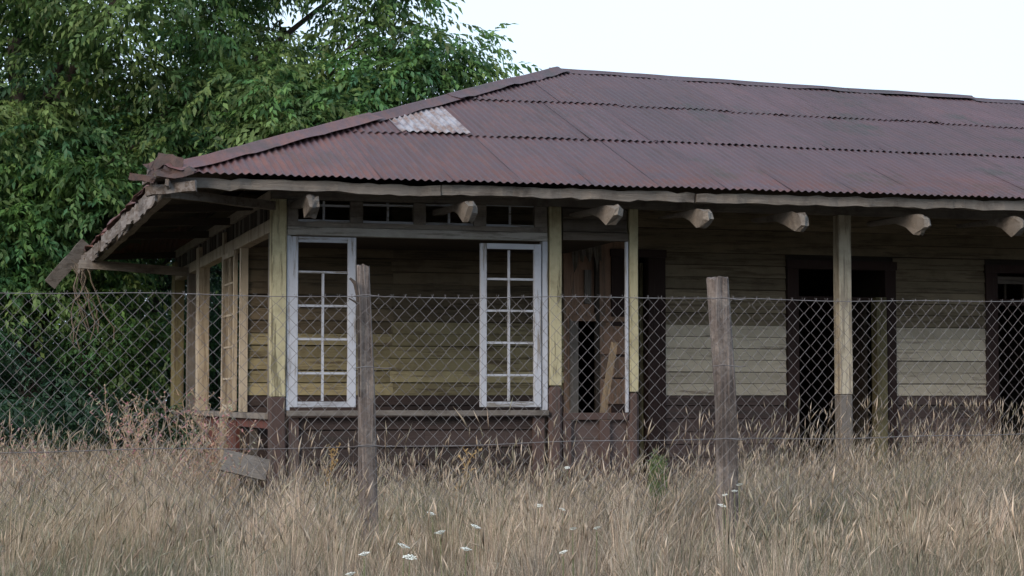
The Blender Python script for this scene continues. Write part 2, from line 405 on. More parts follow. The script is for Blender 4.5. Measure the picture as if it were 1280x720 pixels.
# inner partition seen through the narrow bay
pt = backing('partition', ply[0], ply[1], VW-.02, VW+.03, .12, ply[3], [d1], 'ply')
pt['label'] = 'reddish plywood partition with narrow doorway'
pbox('jamb', pt, d1[0]-(U(721)-U(711)), d1[0], VW-.06, VW+.02, .12, d1[3], 'grey_v')
pbox('head', pt, d1[0]-.1, d1[1]+.06, VW-.06, VW-.022, d1[3]+.003, d1[3]+.07, 'ply')
for k, (a, b) in enumerate(((446, 472), (474, 505), (408, 443))):
    pbox('board', pt, U(746), U(783), VW-.06-.012*(k % 2), VW-.024, Z(760, b), Z(760, a), 'ply', wob=.004)
pbox('batten', pt, U(742), U(747), VW-.08, VW-.021, .14, Z(745, 300), 'dark_wood')
pbox('rail', pt, U(712), U(783), VW-.075, VW-.021, Z(750, 402), Z(750, 396), 'ply')
pbox('upper_frame', pt, U(729), U(737), VW-.07, VW-.022, Z(733, 380), Z(733, 338), 'grey_v')
bm = bmesh.new()                                       # torn paper hanging from the top
n = 14; top = [bm.verts.new((U(712)+(U(748)-U(712))*i/n, VW-.10+.012*math.sin(i*1.3), Z(730, 303))) for i in range(n+1)]
bot = [bm.verts.new((U(712)+(U(748)-U(712))*i/n, VW-.11+.02*math.sin(i*2.1), Z(730, 303)-(.10+.26*abs(math.sin(i*.9+.5))*(1 if i in (0,1,2,12,13,14) else .55)))) for i in range(n+1)]
for i in range(n): bm.faces.new((top[i], top[i+1], bot[i+1], bot[i]))
obj('torn_paper', bm_mesh(bm, 'torn_paper'), pt, mat=M['paper'])

pbox('ceiling', ST, .03, ULEN-.11, .07, VR-.07, 3.30, 3.33, 'dark_wood')  # ceiling added to stop light leaking over the inner walls
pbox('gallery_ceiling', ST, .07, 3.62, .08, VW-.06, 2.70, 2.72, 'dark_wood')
# floors, inner and end walls
pbox('porch_floor', ST, -.05, ULEN, .06, VW, .02, .10, 'dark_wood')
pbox('room_floor', ST, -.05, ULEN, VW+.1, VR, .02, .11, 'dark_wood')
b = backing('inner_wall', 1.0, ULEN, 6.2, 6.3, .12, 3.295, [], 'dark_wood'); siding(b, 1.0, ULEN, 6.2, courses(.12, 3.27, .2), lambda u, z: 'dark_wood')
b = backing('inner_wall', VW+.1, 6.2, 1.0, 1.08, .12, 3.295, [], 'dark_wood', True)
siding(b, VW+.1, 6.2, 1.0, courses(.12, 3.27, .16), lambda u, z: 'ochre', side=True)
for uu in (5.1, 7.7): backing('inner_wall', VW+.1, 6.2, uu, uu+.08, .12, 3.295, [], 'dark_wood', True)
b = backing('end_wall', 0, VR, ULEN-.1, ULEN, .05, 3.7, [], 'brown_h', True)

# ---- posts ----------------------------------------------------------------
def post(px0, px1, v, top, split=None, mat='post_yellow', lower='post_brown', grow=0, label=None, depth=None, rt=False):
    u0, u1 = atv(px0, 440, v)[0], atv(px1, 440, v)[0]
    w = (u1-u0)*{336: .88, 683: .79, 784: .78, 1043: .71}.get(px0, 1); d = depth or w
    p = empty('post', ((u0+u1)/2, v, 0), 0, ST)
    if label: p['label'] = label
    zsplit = split if split else 0
    pbox('shaft', p, -w/2, w/2, -d/2, d/2, zsplit, top, mat, .006, .005)
    if split:
        lo = pbox('base', p, -w/2-grow, w/2+grow, -d/2-grow, d/2+grow, .0, zsplit-.003, lower, .012 if not rt else .03, .005)
    return p
zp = 2.90
post(336, 357, 0, zp+.1, Z(346, 496, 0), label='yellow corner post with brown base', grow=.004)
post(683, 702, 0, zp+.1, Z(692, 482, 0), label='lichen stained yellow post right of the white sash', grow=.006, rt=True)
post(784, 798, 0, zp+.1, Z(790, 490, 0), label='slim cream post right of the narrow bay', grow=.006, rt=True)
post(1043, 1065, 0, zp+.1, Z(1054, 493, 0), mat='post_tan', lower='grey_v', label='free standing porch post, bare wood above grey base')
for uu in (8.6, 11.1, 13.7):
    p = empty('post', (uu, 0, 0), 0, ST); pbox('shaft', p, -.08, .08, -.08, .08, 1.1, zp+.1, 'raw_v', .006, .005); pbox('base', p, -.08, .08, -.08, .08, 0, 1.097, 'grey_v', .01, .005)

# wall plate on the posts
pbox('wall_plate', ST, -.06, ULEN, -.06, .06, zp+.102, zp+.20, 'grey_h', .006)

# ---- gallery front: transoms, rails, sashes -------------------------------
UF0, UF1 = atv(357, 400, 0)[0], atv(683, 400, 0)[0]
tr = empty('transom_band', (0,0,0), 0, ST); tr['label'] = 'dull band of four small transom lights above the gallery opening'
zt0, zt1 = Z(520, 281, 0), zp+.1
pbox('rail', tr, UF0+.003, UF1-.003, -.045, .045, Z(520, 287, 0), zt0, 'grey_h', .004)
prev = UF0+.003
LT = [(372, 437), (453, 516), (531, 591), (607, 667)]
for a, b in LT + [(683, 683)]:
    ua = atv(a, 264, 0)[0] if a != 683 else UF1-.003
    pbox('mullion', tr, prev, ua, -.04, .04, zt0+.002, zt1-.002, 'grey_h', .004); prev = atv(b, 264, 0)[0]
for a, b in LT:
    ua, ub = atv(a, 264, 0)[0], atv(b, 264, 0)[0]
    w = empty('transom_light', (0, 0, 0), 0, ST)
    pbox('frame', w, ua+.002, ub-.002, -.02, .02, zt0+.003, zt0+.025, 'white_h', 0)
    zm = Z((a+b)/2, 257, 0)
    pbox('muntin', w, ua+.002, ub-.002, -.014, .014, zm-.010, zm+.010, 'white_h', 0)
    um = (ua+ub)/2
    pbox('muntin', w, um-.010, um+.010, -.014, .014, zt0+.027, zm-.012, 'white_h', 0)
    pbox('muntin', w, um-.010, um+.010, -.014, .014, zm+.012, zt1-.003, 'white_h', 0)
gf = empty('gallery_frame', (0,0,0), 0, ST); gf['label'] = 'weathered head rail and sill round the open gallery windows'
pbox('head_rail', gf, UF0+.003, UF1-.003, -.055, .05, Z(520, 298, 0), Z(520, 287.5, 0), 'rail_pale', .005, .003)
zs_ = Z(520, 513, 0)
pbox('sill', gf, UF0+.003, UF1-.003, -.11, .07, Z(520, 520, 0), zs_, 'grey_h', .006, .006)
zhead = Z(520, 298.5, 0)
pbox('side_jamb', gf, UF0+.003, atv(361.5, 400, 0)[0], -.05, .05, zs_+.003, zhead, 'white', .004)
pbox('side_jamb', gf, atv(676.5, 400, 0)[0], UF1-.003, -.05, .05, zs_+.003, zhead, 'white', .004)
def sash(px0, px1, cols, ys, st_l, st_r, topy, boty, missing=(), label='', zrot=0):
    """white casement: two stiles, two rails, glazing bars"""
    ua, ub = atv(px0, 400, -.03)[0], atv(px1, 400, -.03)[0]
    z0, z1 = Z(520, boty, -.03), Z(520, topy, -.03)
    w = empty('window_sash', (ua, -.03, 0), zrot, ST); w['label'] = label
    W = ub-ua; sl, sr = (atv(px0+st_l, 400, -.03)[0]-ua), W-(ub-atv(px1-st_r, 400, -.03)[0])
    pbox('stile', w, 0, sl, -.022, .022, z0, z1, 'white', .004, .002)
    pbox('stile', w, sr, W, -.022, .022, z0, z1, 'white', .004, .002)
    pbox('rail', w, sl+.001, sr-.001, -.02, .02, z1-.055, z1-.001, 'white_h', .003)
    pbox('rail', w, sl+.001, sr-.001, -.02, .02, z0+.001, z0+.05, 'white_h', .003)
    zz = [z1-.055] + [Z(520, y, -.03) for y in ys] + [z0+.05]
    for z in zz[1:-1]: pbox('glazing_bar', w, sl+.001, sr-.001, -.012, .012, z-.011, z+.011, 'white_h', .002)
    um = sl + (sr-sl)*cols
    for i in range(len(zz)-1):
        if i in missing: continue
        pbox('glazing_bar', w, um-.011, um+.011, -.013, .013, zz[i+1]+.012, zz[i]-.012, 'white', .002)
    return w
sash(361.5, 444.5, .50, (342.5, 384, 425, 467), 10.5, 10, 299, 509, (0,), 'white sash at the corner post, upper glazing bar missing')
w = sash(600, 676, .47, (347, 387, 427.5, 468.5), 8, 9, 302, 509, (), 'white sash with all its glazing bars, right of the opening')
# knee wall under the sill, with studs
zk = Z(520, 520.5, 0)
kw = backing('knee_wall', UF0+.1, UF1, .03, .07, .05, zk-.01, [], 'brown_h')
siding(kw, UF0+.12, UF1-.02, .028, courses(.08, zk-.012, .17), lambda u, z: 'brown_h', joints=(1.5,))
pbox('stud', kw, UF0+.03, UF0+.13, -.03, .029, .05, zk-.012, 'post_brown')
pbox('stud', kw, UF1-.15, UF1-.03, -.045, .0, .05, zk-.012, 'post_brown', wob=.004)

# ---- narrow bay between the two yellow posts -------------------------------
UN0, UN1 = atv(702, 400, 0)[0], atv(784, 400, 0)[0]
nb = backing('narrow_bay', UN0+.003, UN1-.003, -.0, .03, Z(740, 291, 0), zp+.1, [], 'dull_h'); nb['label'] = 'narrow boarded bay with open hatch'
siding(nb, UN0+.003, UN1-.003, -.002, courses(Z(740, 291, 0)+.01, zp+.09, .125), lambda u, z: 'dull_h')
pbox('header', nb, UN0+.003, UN1-.003, -.05, .05, Z(740, 301, 0), Z(740, 291.5, 0), 'dull_h', .004)
ztop = Z(740, 516, 0)
pbox('top_rail', nb, UN0+.003, UN1-.003, -.04, .04, Z(740, 525, 0), ztop, 'post_brown', .005, .003)
for a, b in ((0, .06), (.4, .48), (.80, .86)):
    pbox('stile', nb, UN0+a*.98+.004, min(UN0+b*.98+.03, UN1-.004), -.035, .02, .1, Z(740, 525.5, 0), 'post_brown', .004)
pbox('panel', nb, UN0+.01, UN1-.01, .022, .04, .1, Z(740, 526, 0), 'dado', .002)
pbox('side_strip', nb, UN1-.035, UN1-.004, -.052, -.02, ztop+.003, Z(740, 301.5, 0), 'white', .003, .002)

# ---- side of the gallery (receding to the left) -----------------------------
sv = empty('side_wall', (0,0,0), 0, ST); sv['label'] = 'receding side of the gallery with open casements'
ZH = Z(340, 289, 0)                                    # head height
SPO = [(3.38, .15, 'pale_side'), (5.66, .26, 'pale_side'), (6.72, .13, 'grey_v'), (8.35, .34, 'olive_v')]
for v, w_, mt in SPO:
    p = pbox('side_post', sv, -.07, .07, v-w_/2, v+w_/2, .05, 2.72 if mt == 'grey_v' else 2.95, mt, .006, .006)
pbox('head_beam', sv, -.06, .06, .10, VR, ZH, ZH+.13, 'pale_side', .005, .004)
pbox('side_sill', sv, -.10, .08, .10, VR-.2, .86, .92, 'grey_h', .005, .004)
pbox('side_plate', sv, -.06, .06, .08, VR, zp+.102, zp+.20, 'grey_y', .006)
v = .12
while v < VR:                                          # upright boards above the head beam
    ww = random.uniform(.11, .14)
    pbox('upright_board', sv, -.03+random.uniform(-.008, .008), -.006, v, v+ww-.006, ZH+.132, zp+.099, 'dark_wood' if random.random() < .6 else 'grey_v', .003)
    v += ww
backing('side_backing', .1, VR, -.004, .02, ZH+.132, zp+.1, [], 'dark_wood', True)
# knee wall of the side: red panels, one missing
def side_panel(v0, v1, mat): pbox('panel', sv, -.035, -.005, v0, v1, .1, .855, mat, .004, .004)
pbox('rail', sv, -.05, .03, .09, 2.3, .77, .857, 'red_v', .004)
for v0, v1 in ((2.42, 2.75), (2.77, 3.2), (3.5, 3.95), (3.97, 4.5), (4.52, 5.1), (5.12, 5.5), (5.83, 6.6)): side_panel(v0, v1, 'red_v')
for v0, v1 in ((6.85, 7.4), (7.42, 8.15)): side_panel(v0, v1, 'brown_h')
pbox('stud', sv, -.06, .02, 2.28, 2.40, .05, .856, 'red_v', .004)
pbox('stud', sv, -.05, .02, 1.3, 1.38, .05, .768, 'dull_h', .004)
# lining posts and foreshortened open casements
pbox('corner_stile', sv, -.05, .04, .10, .24, .922, ZH-.002, 'grey_v', .004)
pbox('jamb', sv, -.04, .04, 2.15, 2.25, .922, ZH-.002, 'pale_side', .004)
def side_sash(v0, W, ang, mat, n=5):
    w = empty('window_sash', (-.07, v0, 0), ang, ST); w['label'] = 'weathered casement standing open in the side wall'
    z0, z1 = .935, ZH-.01
    for a in ((0, .055), (W-.055, W)): pbox('stile', w, -.02, .02, a[0], a[1], z0, z1, mat, .003)
    for a in ((z0, z0+.07), (z1-.06, z1)): pbox('rail', w, -.018, .018, .056, W-.056, a[0]+.001, a[1]-.001, mat, .003)
    for i in range(1, n): zz = z0+(z1-z0)*i/n; pbox('glazing_bar', w, -.01, .01, .056, W-.056, zz-.011, zz+.011, mat, 0)
    pbox('glazing_bar', w, -.0115, .0115, W/2-.01, W/2+.01, z0+.07, z1-.06, mat, 0)
side_sash(2.32, .82, R(1), 'pale_side')
# tie beam out to the sagging left eave
p0 = (-1.45, 6.7, 2.79); obj('tie_beam', beam_mesh(p0, (0.02, 6.72, 2.71), .09, .11), ST, mat=M['grey_h'])
for uu in (2.6, 5.2, 8.2, 11.2, 14.2):
    pbox('rear_post', ST, uu-.08, uu+.08, VR-.08, VR+.08, .05, 3.0, 'olive_v', .005)
pbox('rear_plate', ST, .07, ULEN, VR-.06, VR+.06, 3.002, 3.10, 'grey_h', .005)

# ---- eave timbers -----------------------------------------------------------
VE = -1.12
segs = [-1.22, 1.35, 3.9, 6.7, 9.6, 12.2, ULEN]
for a, b in zip(segs[:-1], segs[1:]):
    obj('eave_beam', beam_mesh((a+.004, VE, ZE-.050+.004*max(0, a-2)+random.uniform(-.006, .006)), (b-.004, VE, ZE-.050+.004*max(0, b-2)), .07, .092, .022, 26), ST, mat=M['grey_h'])
# carved bracket ends below the eave beam
def outrigger_mesh(w=.105):
    L = 1.15
    j = lambda a=.018: random.uniform(-a, a)
    pts = [(0, .165), (-L+.50, .14), (-L+.25, .075+j(.01)), (-L+.07+j(), -.015+j()), (-L+.0+j(), .0+j()), (-L-.11+j(.03), .055+j()), (-L-.12+j(.03), .12+j()), (-L-.03+j(), .16), (-L+.08, .18), (0, .20)]
    bm = bmesh.new(); n = len(pts)
    def ring(x, q): return [bm.verts.new((x*(1 if -.9 < p[0] else random.uniform(.75, 1.1))+random.uniform(-.006, .006), p[0]*q+random.uniform(-.02, .02), p[1]+random.uniform(-.014, .014))) for p in pts]
    rs = [ring(-w/2, 1), ring(-w/6, 1.02), ring(w/6, 1.0), ring(w/2, .985)]
    bm.faces.new(rs[0]); bm.faces.new(rs[-1][::-1])
    for a, b in zip(rs[:-1], rs[1:]):
        for i in range(n): bm.faces.new((a[i], b[i], b[(i+1)%n], a[(i+1)%n]))
    me = bm_mesh(bm, 'bracket'); me.materials.append(M['grey_h']); return me
OM = [outrigger_mesh() for _ in range(4)]
for i, px in enumerate((388, 577, 757, 874, 995, 1146, 1266, 1392, 1500)):
    u = atv(px+9, 262, -1.2)[0]
    obj('bracket', outrigger_mesh(random.uniform(.085, .11)), ST, (u, 0.0, ZE-.32+random.uniform(-.008, .008)), (R(random.uniform(-.6, .6)), 0, R(random.uniform(-2, 2))))
for i, v in enumerate((1.2, 2.9, 4.7, 8.2)):            # slim dark outlookers under the left eave
    obj('outlooker', beam_mesh((-.02, v, ZE-.02), (-1.1, v+.02, ZE-.07), .07, .08, .01), ST, mat=M['dark_wood'])
obj('corner_bracket', beam_mesh((-.05, -.05, ZE-.13), (-1.18, -1.12, ZE-.15), .07, .08), ST, mat=M['dull_h'])
obj('side_eave_beam', beam_mesh((-1.15, -1.05, ZE-.10), (-1.15, 4.0, ZE-.11), .08, .12, .02, 10), ST, mat=M['grey_y'])
obj('side_eave_beam', beam_mesh((-1.15, 4.01, ZE-.11), (-1.2, 9.4, ZE-.2), .08, .12, .02, 10), ST, mat=M['grey_y'])
# split, peeling fascia boards along the left eave
v = -1.1
i = 0
while v < 8.2:
    L = random.uniform(.45, .95); h = random.uniform(.12, .20)
    o = obj('fascia_piece', beam_mesh((-1.27+random.uniform(-.03, .02), v, ZE-.12-random.uniform(0, .05)), (-1.29+random.uniform(-.05, .02), v+L, ZE-.13-random.uniform(0, .06)), .022, h, .02, 5), ST, mat=M['peel_fascia'])
    v += L*.93; i += 1
# soffit boards under the left overhang
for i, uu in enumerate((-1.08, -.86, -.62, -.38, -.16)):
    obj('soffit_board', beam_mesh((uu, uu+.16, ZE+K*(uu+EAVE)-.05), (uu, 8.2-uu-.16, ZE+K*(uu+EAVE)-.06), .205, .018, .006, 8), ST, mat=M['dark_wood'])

# ---- corrugated roof ---------------------------------------------------------
roof = empty('roof', (0,0,0), 0, ST); roof['label'] = 'rusted hip roof of overlapping corrugated iron sheets'
PER = .076; NW = 10; SW = PER*NW
def sheet_bm(L, seed, nseg=4, waves=NW, sub=6, lift=0.0):
    bm = bmesh.new(); cols = waves*sub+1; grid = []
    for j in range(nseg+1):
        y = L*j/nseg; row = []
        for i in range(cols):
            x = i*PER/sub
            z = .0095*math.cos(2*math.pi*x/PER) + .003*noise.noise(Vector((x*1.5+seed, y*1.2, seed))) + .012*(1-j/nseg)
            yy = y + (0.006*noise.noise(Vector((x*3+seed*3, seed, 0))) if j in (0,) else 0)
            if j == 0: z += .012*noise.noise(Vector((x*2.2, seed, 5)))
            row.append(bm.verts.new((x, yy, z)))
        grid.append(row)
    for j in range(nseg):
        for i in range(cols-1): bm.faces.new((grid[j][i], grid[j][i+1], grid[j+1][i+1], grid[j+1][i]))
    return bm
SL = 1/math.cos(SLOPE)
rows = [(0.0, 1.93), (1.85, 3.63), (3.55, HALF)]
def hipclip(bm, fr, side):
    """cut a sheet where it meets the hip; fr maps sheet space to plan"""
    # keep plan points with along >= up (distance from corner along eave >= distance up the slope)
    n = Vector((1, -math.cos(SLOPE), 0)) ; c = Vector((0, 0, 0))
    return n
VARS = {}
def full_sheet(L, k):
    key = (round(L, 3), k)
    if key not in VARS:
        me = bpy.data.meshes.new('sheet'); bm = sheet_bm(L, k*7.3+L); bm.to_mesh(me); bm.free(); me.shade_smooth(); me.materials.append(M['roof']); VARS[key] = me
    return VARS[key]
def keff(x): return K-.026*max(0, x-HALF)/HALF      # the long ridge has settled towards its far end
def sheets(origin, rz, length, rowoff, both=False, label=False, patch=False):
    """origin = eave corner; along = local x; up the slope = local y"""
    for ri, (a, b) in enumerate(rows):
        L = (b-a)*SL; x = -.05 + rowoff[ri]; n = 0
        while x < length:
            # which part of the sheet survives the hips
            x0, x1 = x, x+SW
            y0, y1 = a, b
            if x1 < y0-.02: x += SW-PER; continue
            hip = x0 < y1
            far = both and x1 > length-y1
            if both and x0 > length-y0+.02: break
            jit = random.uniform(-.045, .045) if ri else random.uniform(-.02, .02)
            loc = Vector((x, (a+jit)*1.0, 0))
            Ke = keff(x) if not both else K; mat4 = Matrix.Translation(origin) @ Matrix.Rotation(rz, 4, 'Z') @ Matrix.Translation((x, a+jit, (.004*max(0, x-3) if not both else 0)+Ke*(a+jit)+.018+(n % 2)*.0015+ri*.002)) @ Matrix.Rotation(math.atan(Ke), 4, 'X')
            if hip or far:
                bm = sheet_bm(L, x*3.1+ri)
                if hip:
                    # plan: x + lx >= a+jit + ly*cos -> lx - ly*cos >= a+jit-x
                    nrm = Vector((1, -math.cos(SLOPE), 0)); pc = Vector((a+jit-x, 0, 0))
                    bmesh.ops.bisect_plane(bm, geom=bm.verts[:]+bm.edges[:]+bm.faces[:], plane_co=pc, plane_no=nrm, clear_inner=True)
                if far:
                    nrm = Vector((-1, -math.cos(SLOPE), 0)); pc = Vector((length-(a+jit)-x, 0, 0))
                    bmesh.ops.bisect_plane(bm, geom=bm.verts[:]+bm.edges[:]+bm.faces[:], plane_co=pc, plane_no=nrm, clear_inner=True)
                if len(bm.faces) < 3: bm.free(); x += SW-PER; n += 1; continue
                me = bpy.data.meshes.new('sheet'); bm.to_mesh(me); bm.free(); me.shade_smooth(); me.materials.append(M['roof'])
            else: me = full_sheet(L, random.randrange(5))
            o = bpy.data.objects.new('corrugated_sheet', me); COL.objects.link(o); o.parent = roof; o.matrix_local = mat4
            if patch and ri == 1 and patch[0] < x+SW/2 < patch[1]:
                o.data = o.data.copy(); o.data.materials[0] = M['roof_patch']; o['label'] = 'pale bare galvanised sheet near the hip'
                o.location.z += .012
            x += SW-PER+random.uniform(-.004, .004); n += 1
sheets(Vector((-EAVE, -EAVE, ZE)), 0, ULEN+EAVE+.3, (0, -.09, .12), patch=(2.7, 3.2))
sheets(Vector((-EAVE, 2*HALF-EAVE, ZE)), -math.pi/2, 2*HALF, (0, .2, .35), both=True)
# rear plane: mirrored run, seen only from behind
for ri, (a, b) in enumerate(rows):
    u = -EAVE + b
    while u < ULEN+.2:
        me = full_sheet((b-a)*SL, random.randrange(5))
        o = bpy.data.objects.new('corrugated_sheet', me); COL.objects.link(o); o.parent = roof
        o.matrix_local = Matrix.Translation((u+SW, 2*HALF-EAVE-a, ZE+keff(u+EAVE)*a+.02+ri*.003)) @ Matrix.Rotation(math.pi, 4, 'Z') @ Matrix.Rotation(math.atan(keff(u+EAVE)), 4, 'X')
        u += SW-PER
# close the small triangle behind the hip at the rear with cut sheets
for ri, (a, b) in enumerate(rows):
    u = -EAVE + b - SW + PER
    while u > -EAVE + a - SW:
        bm = sheet_bm((b-a)*SL, u)
        x = u+SW+EAVE      # plan position of sheet's local origin (x runs backwards)
        bmesh.ops.bisect_plane(bm, geom=bm.verts[:]+bm.edges[:]+bm.faces[:], plane_co=Vector((x-a, 0, 0)), plane_no=Vector((-1, -math.cos(SLOPE), 0)), clear_inner=True)
        if len(bm.faces) > 3:
            me = bpy.data.meshes.new('sheet'); bm.to_mesh(me); me.shade_smooth(); me.materials.append(M['roof'])
            o = bpy.data.objects.new('corrugated_sheet', me); COL.objects.link(o); o.parent = roof
            o.matrix_local = Matrix.Translation((u+SW, 2*HALF-EAVE-a, ZE+keff(u+EAVE)*a+.02+ri*.003)) @ Matrix.Rotation(math.pi, 4, 'Z') @ Matrix.Rotation(math.atan(keff(u+EAVE)), 4, 'X')
        bm.free(); u -= SW-PER
# ridge and hip flashings: bent strips, lapped and lifting
def cap_mesh(p0, p1, w, drop, seed, up=.03):
    p0, p1 = Vector(p0), Vector(p1); d = (p1-p0).normalized(); s = d.cross(Vector((0,0,1))).normalized(); n = 10
    bm = bmesh.new(); prof = [(-1, -drop), (-.85, -drop*.8), (-.25, -.006), (-.12, .012), (0, .018), (.12, .012), (.25, -.006), (.85, -drop*.8), (1, -drop)]
    rows_ = []
    for i in range(n+1):
        c = p0.lerp(p1, i/n); r = []
        for q, z in prof:
            j = noise.noise(Vector((i*.7+seed, q*1.5, seed)))*.018*abs(q)
            r.append(bm.verts.new(c + s*q*w*(1+j) + Vector((0, 0, z+up+j+.01*noise.noise(Vector((i*.4, seed, 0)))))))
        rows_.append(r)
    for i in range(n):
        for k in range(len(prof)-1): bm.faces.new((rows_[i][k], rows_[i][k+1], rows_[i+1][k+1], rows_[i+1][k]))
    me = bm_mesh(bm, 'cap', True); me.materials.append(M['roof']); return me
a0 = Vector((-EAVE+.02, -EAVE+.02, ZE+.0)); apex = Vector((-EAVE+HALF, -EAVE+HALF, ZE+K*HALF))
cuts = [0, .21, .44, .66, .85, 1.0]
for i, (s, e) in enumerate(zip(cuts[:-1], cuts[1:])):
    o = obj('hip_cap', cap_mesh(a0.lerp(apex, max(0, s-.012)), a0.lerp(apex, e), .19, .055, i*3.3, .055+(i % 2)*.008+(len(cuts)-i)*.004), roof)
a1 = Vector((-EAVE+.02, 2*HALF-EAVE-.02, ZE))
for i in range(3): obj('hip_cap', cap_mesh(a1.lerp(apex, i/3-.01*(i > 0)), a1.lerp(apex, (i+1)/3), .17, .055, i*5.1, .04), roof)
u = apex.x-.1; i = 0
while u < ULEN+.2:
    L = random.uniform(1.75, 2.3); lift = (.035, .05, .085, .06, .045)[i % 5]
    obj('ridge_cap', cap_mesh((u, apex.y, apex.z+lift*.3-.022*max(0, u-apex.x)), (u+L, apex.y, apex.z+lift*.5-.022*max(0, u+L-apex.x)), .17, .06, i*2.7+9, .035), roof)
    u += L-.06; i += 1
# torn corner: crumpled flashing and broken board ends
def scrap(name, pts, mat, parent, th=.012, seed=0):
    bm = bmesh.new(); c = sum((Vector(p) for p in pts), Vector())/len(pts)
    vs_ = [bm.verts.new(Vector(p)) for p in pts]; f = bm.faces.new(vs_)
    bmesh.ops.triangulate(bm, faces=[f]); bmesh.ops.subdivide_edges(bm, edges=bm.edges[:], cuts=3, use_grid_fill=True)
    for v in bm.verts: v.co += noise.noise_vector(v.co*9+Vector((seed, 0, 0)))*.06
    bmesh.ops.solidify(bm, geom=bm.faces[:], thickness=th)
    return obj(name, bm_mesh(bm, name), parent, mat=M[mat])
e = -EAVE
scrap('corner_flashing', [(e-.12, e+.05, ZE-.04), (e+.12, e-.10, ZE-.03), (e+.20, e+.02, ZE+.16), (e-.02, e+.15, ZE+.19), (e-.14, e+.14, ZE+.12)], 'rust_dark', roof, .006, 1)
scrap('corner_flashing', [(e-.05, e-.08, ZE-.06), (e+.25, e-.12, ZE-.02), (e+.30, e-.04, ZE+.06), (e+.02, e+.02, ZE+.10)], 'rust_dark', roof, .006, 4)
obj('board_stub', beam_mesh((e-.14, e+.1, ZE-.13), (e+.28, e-.07, ZE-.10), .05, .09, .03, 5), roof, mat=M['peel_fascia'])
obj('board_stub', beam_mesh((e-.10, e+.35, ZE-.03), (e-.02, e+.0, ZE+.0), .09, .05, .03, 4), roof, mat=M['peel_fascia'])
for k in range(5):
    q = Vector((e-.10+random.uniform(-.05, .25), e+random.uniform(-.1, .2), ZE+random.uniform(-.08, .12)))
    obj('board_stub', beam_mesh(q, q+Vector((random.uniform(-.22, .16), random.uniform(-.1, .25), random.uniform(-.10, .10))), .03, random.uniform(.05, .09), .02, 4), roof, mat=M['peel_fascia' if k % 2 else 'rust_dark'])
# torn sheet edge along the left eave
for i in range(9):
    v = -.9+i*1.0
    scrap('torn_flashing', [(e-.07, v, ZE-.03), (e-.08, v+1.05, ZE-.05), (e+.10, v+1.0, ZE+.06), (e+.08, v, ZE+.06)], 'roof', roof, .006, i*3)

# loose plank hanging at the rear left corner, held by the eave
P = lambda px, py, d: Vector(atd(px, py, d))
pl = obj('loose_plank', beam_mesh(P(108, 303, 26.2), P(62, 356, 26.0), .05, .17, .02), None, mat=M['dull_h'])
tag(pl, 'loose grey plank hanging diagonally off the sagging left eave', 'plank')
# bits of vine under that corner
bm = bmesh.new()
for k in range(9):
    a = P(random.uniform(84, 112), random.uniform(318, 335), 25.8); pts = [a]
    for s in range(8): a = a + Vector((random.uniform(-.07, .09), random.uniform(-.03, .03), random.uniform(-.19, -.06))); pts.append(a)
    tube_bm(bm, pts, [.009]*len(pts), 4)
tag(obj('dry_vine', bm_mesh(bm, 'dry_vine'), mat=M['twig']), 'bare dry vine stems trailing below the broken left eave corner', 'vine')

# leaning plank inside the narrow bay and fallen board in the grass
ua, za = atv(747, 517, .35); ub, zb = atv(755, 429, .45)
def Bw(u, v, z): return Vector((C0[0]+CU*u-SU*v, C0[1]+SU*u+CU*v, z))
pl = obj('leaning_plank', beam_mesh(Bw(ua-.03, .5, .1), Bw(ub, .12, zb), .07, .03, .004), None, mat=M['raw_v'])
tag(pl, 'pale narrow plank leaning upright inside the small hatch opening', 'plank')
c = Vector(atd(303, 582, 16.9))
fb = bpy.data.objects.new('fallen_board', box_mesh(.40, .03, .19, .004, .01, 'fallen')); fb.data.materials.append(M['grey_h']) if not fb.data.materials else None
COL.objects.link(fb); fb.location = (c.x, c.y, c.z-.09); fb.rotation_euler = (R(-18), R(13), R(8))
tag(fb, 'short grey board lying tilted in the grass by the corner post', 'board')

# ================================================================== fence
FA = R(19.7)
FN = empty('wire_fence', (0, 12.1, 0), FA, None, 'chain link fence on rough wooden posts crossing the dry grass in front of the building', 'fence')
FN.rotation_euler = (0, -math.atan(.0102), FA)
ZT = 1.678
PIT = .0836
def strand_mesh(sgn, seed):
    bm = bmesh.new(); pts = []; z = ZT+.014; j = 0
    pts.append((sgn*-.010, .003, z))
    z = ZT
    while z > .04:
        s = sgn*(1 if j % 2 else -1)
        jx = noise.noise(Vector((seed, z*2, 0)))*.0045
        pts.append((s*PIT*.25+jx, .0022*s, z)); z -= PIT*.5; j += 1
    pts[0] = (pts[1][0]+.008*sgn, .003, ZT+.016)
    tube_bm(bm, pts, [.0019]*len(pts), 4)
    me = bm_mesh(bm, 'strand'); me.materials.append(M['wire']); return me
SM = {s: [strand_mesh(s, k*3.7) for k in range(4)] for s in (1, -1)}
k = 0; x = -5.65
while x < 6.1:
    sag = .006*math.sin(x*1.9)+.004*math.sin(x*5)
    obj('wire_strand', random.choice(SM[1 if k % 2 else -1]), FN, (x+.010*noise.noise(Vector((x*1.7, 0, 3))), -.10+.03*noise.noise(Vector((x*.8, 4, 0))), sag+.01*noise.noise(Vector((x*1.1, 8, 0)))), (R(random.uniform(-.25, .25)), R(random.uniform(-.12, .12)), 0)); x += PIT*.5; k += 1
def line_wire(z, r=.0022, y=-.104):
    bm = bmesh.new(); pts = [(x, y, z+.006*math.sin(x*1.9)+.004*math.sin(x*5)) for x in np.linspace(-5.66, 6.2, 90)]
    tube_bm(bm, pts, [r]*90, 4); obj('line_wire', bm_mesh(bm, 'line_wire'), FN, mat=M['wire'])
line_wire(ZT, .0024); line_wire(.785, .0026); line_wire(.06, .002)
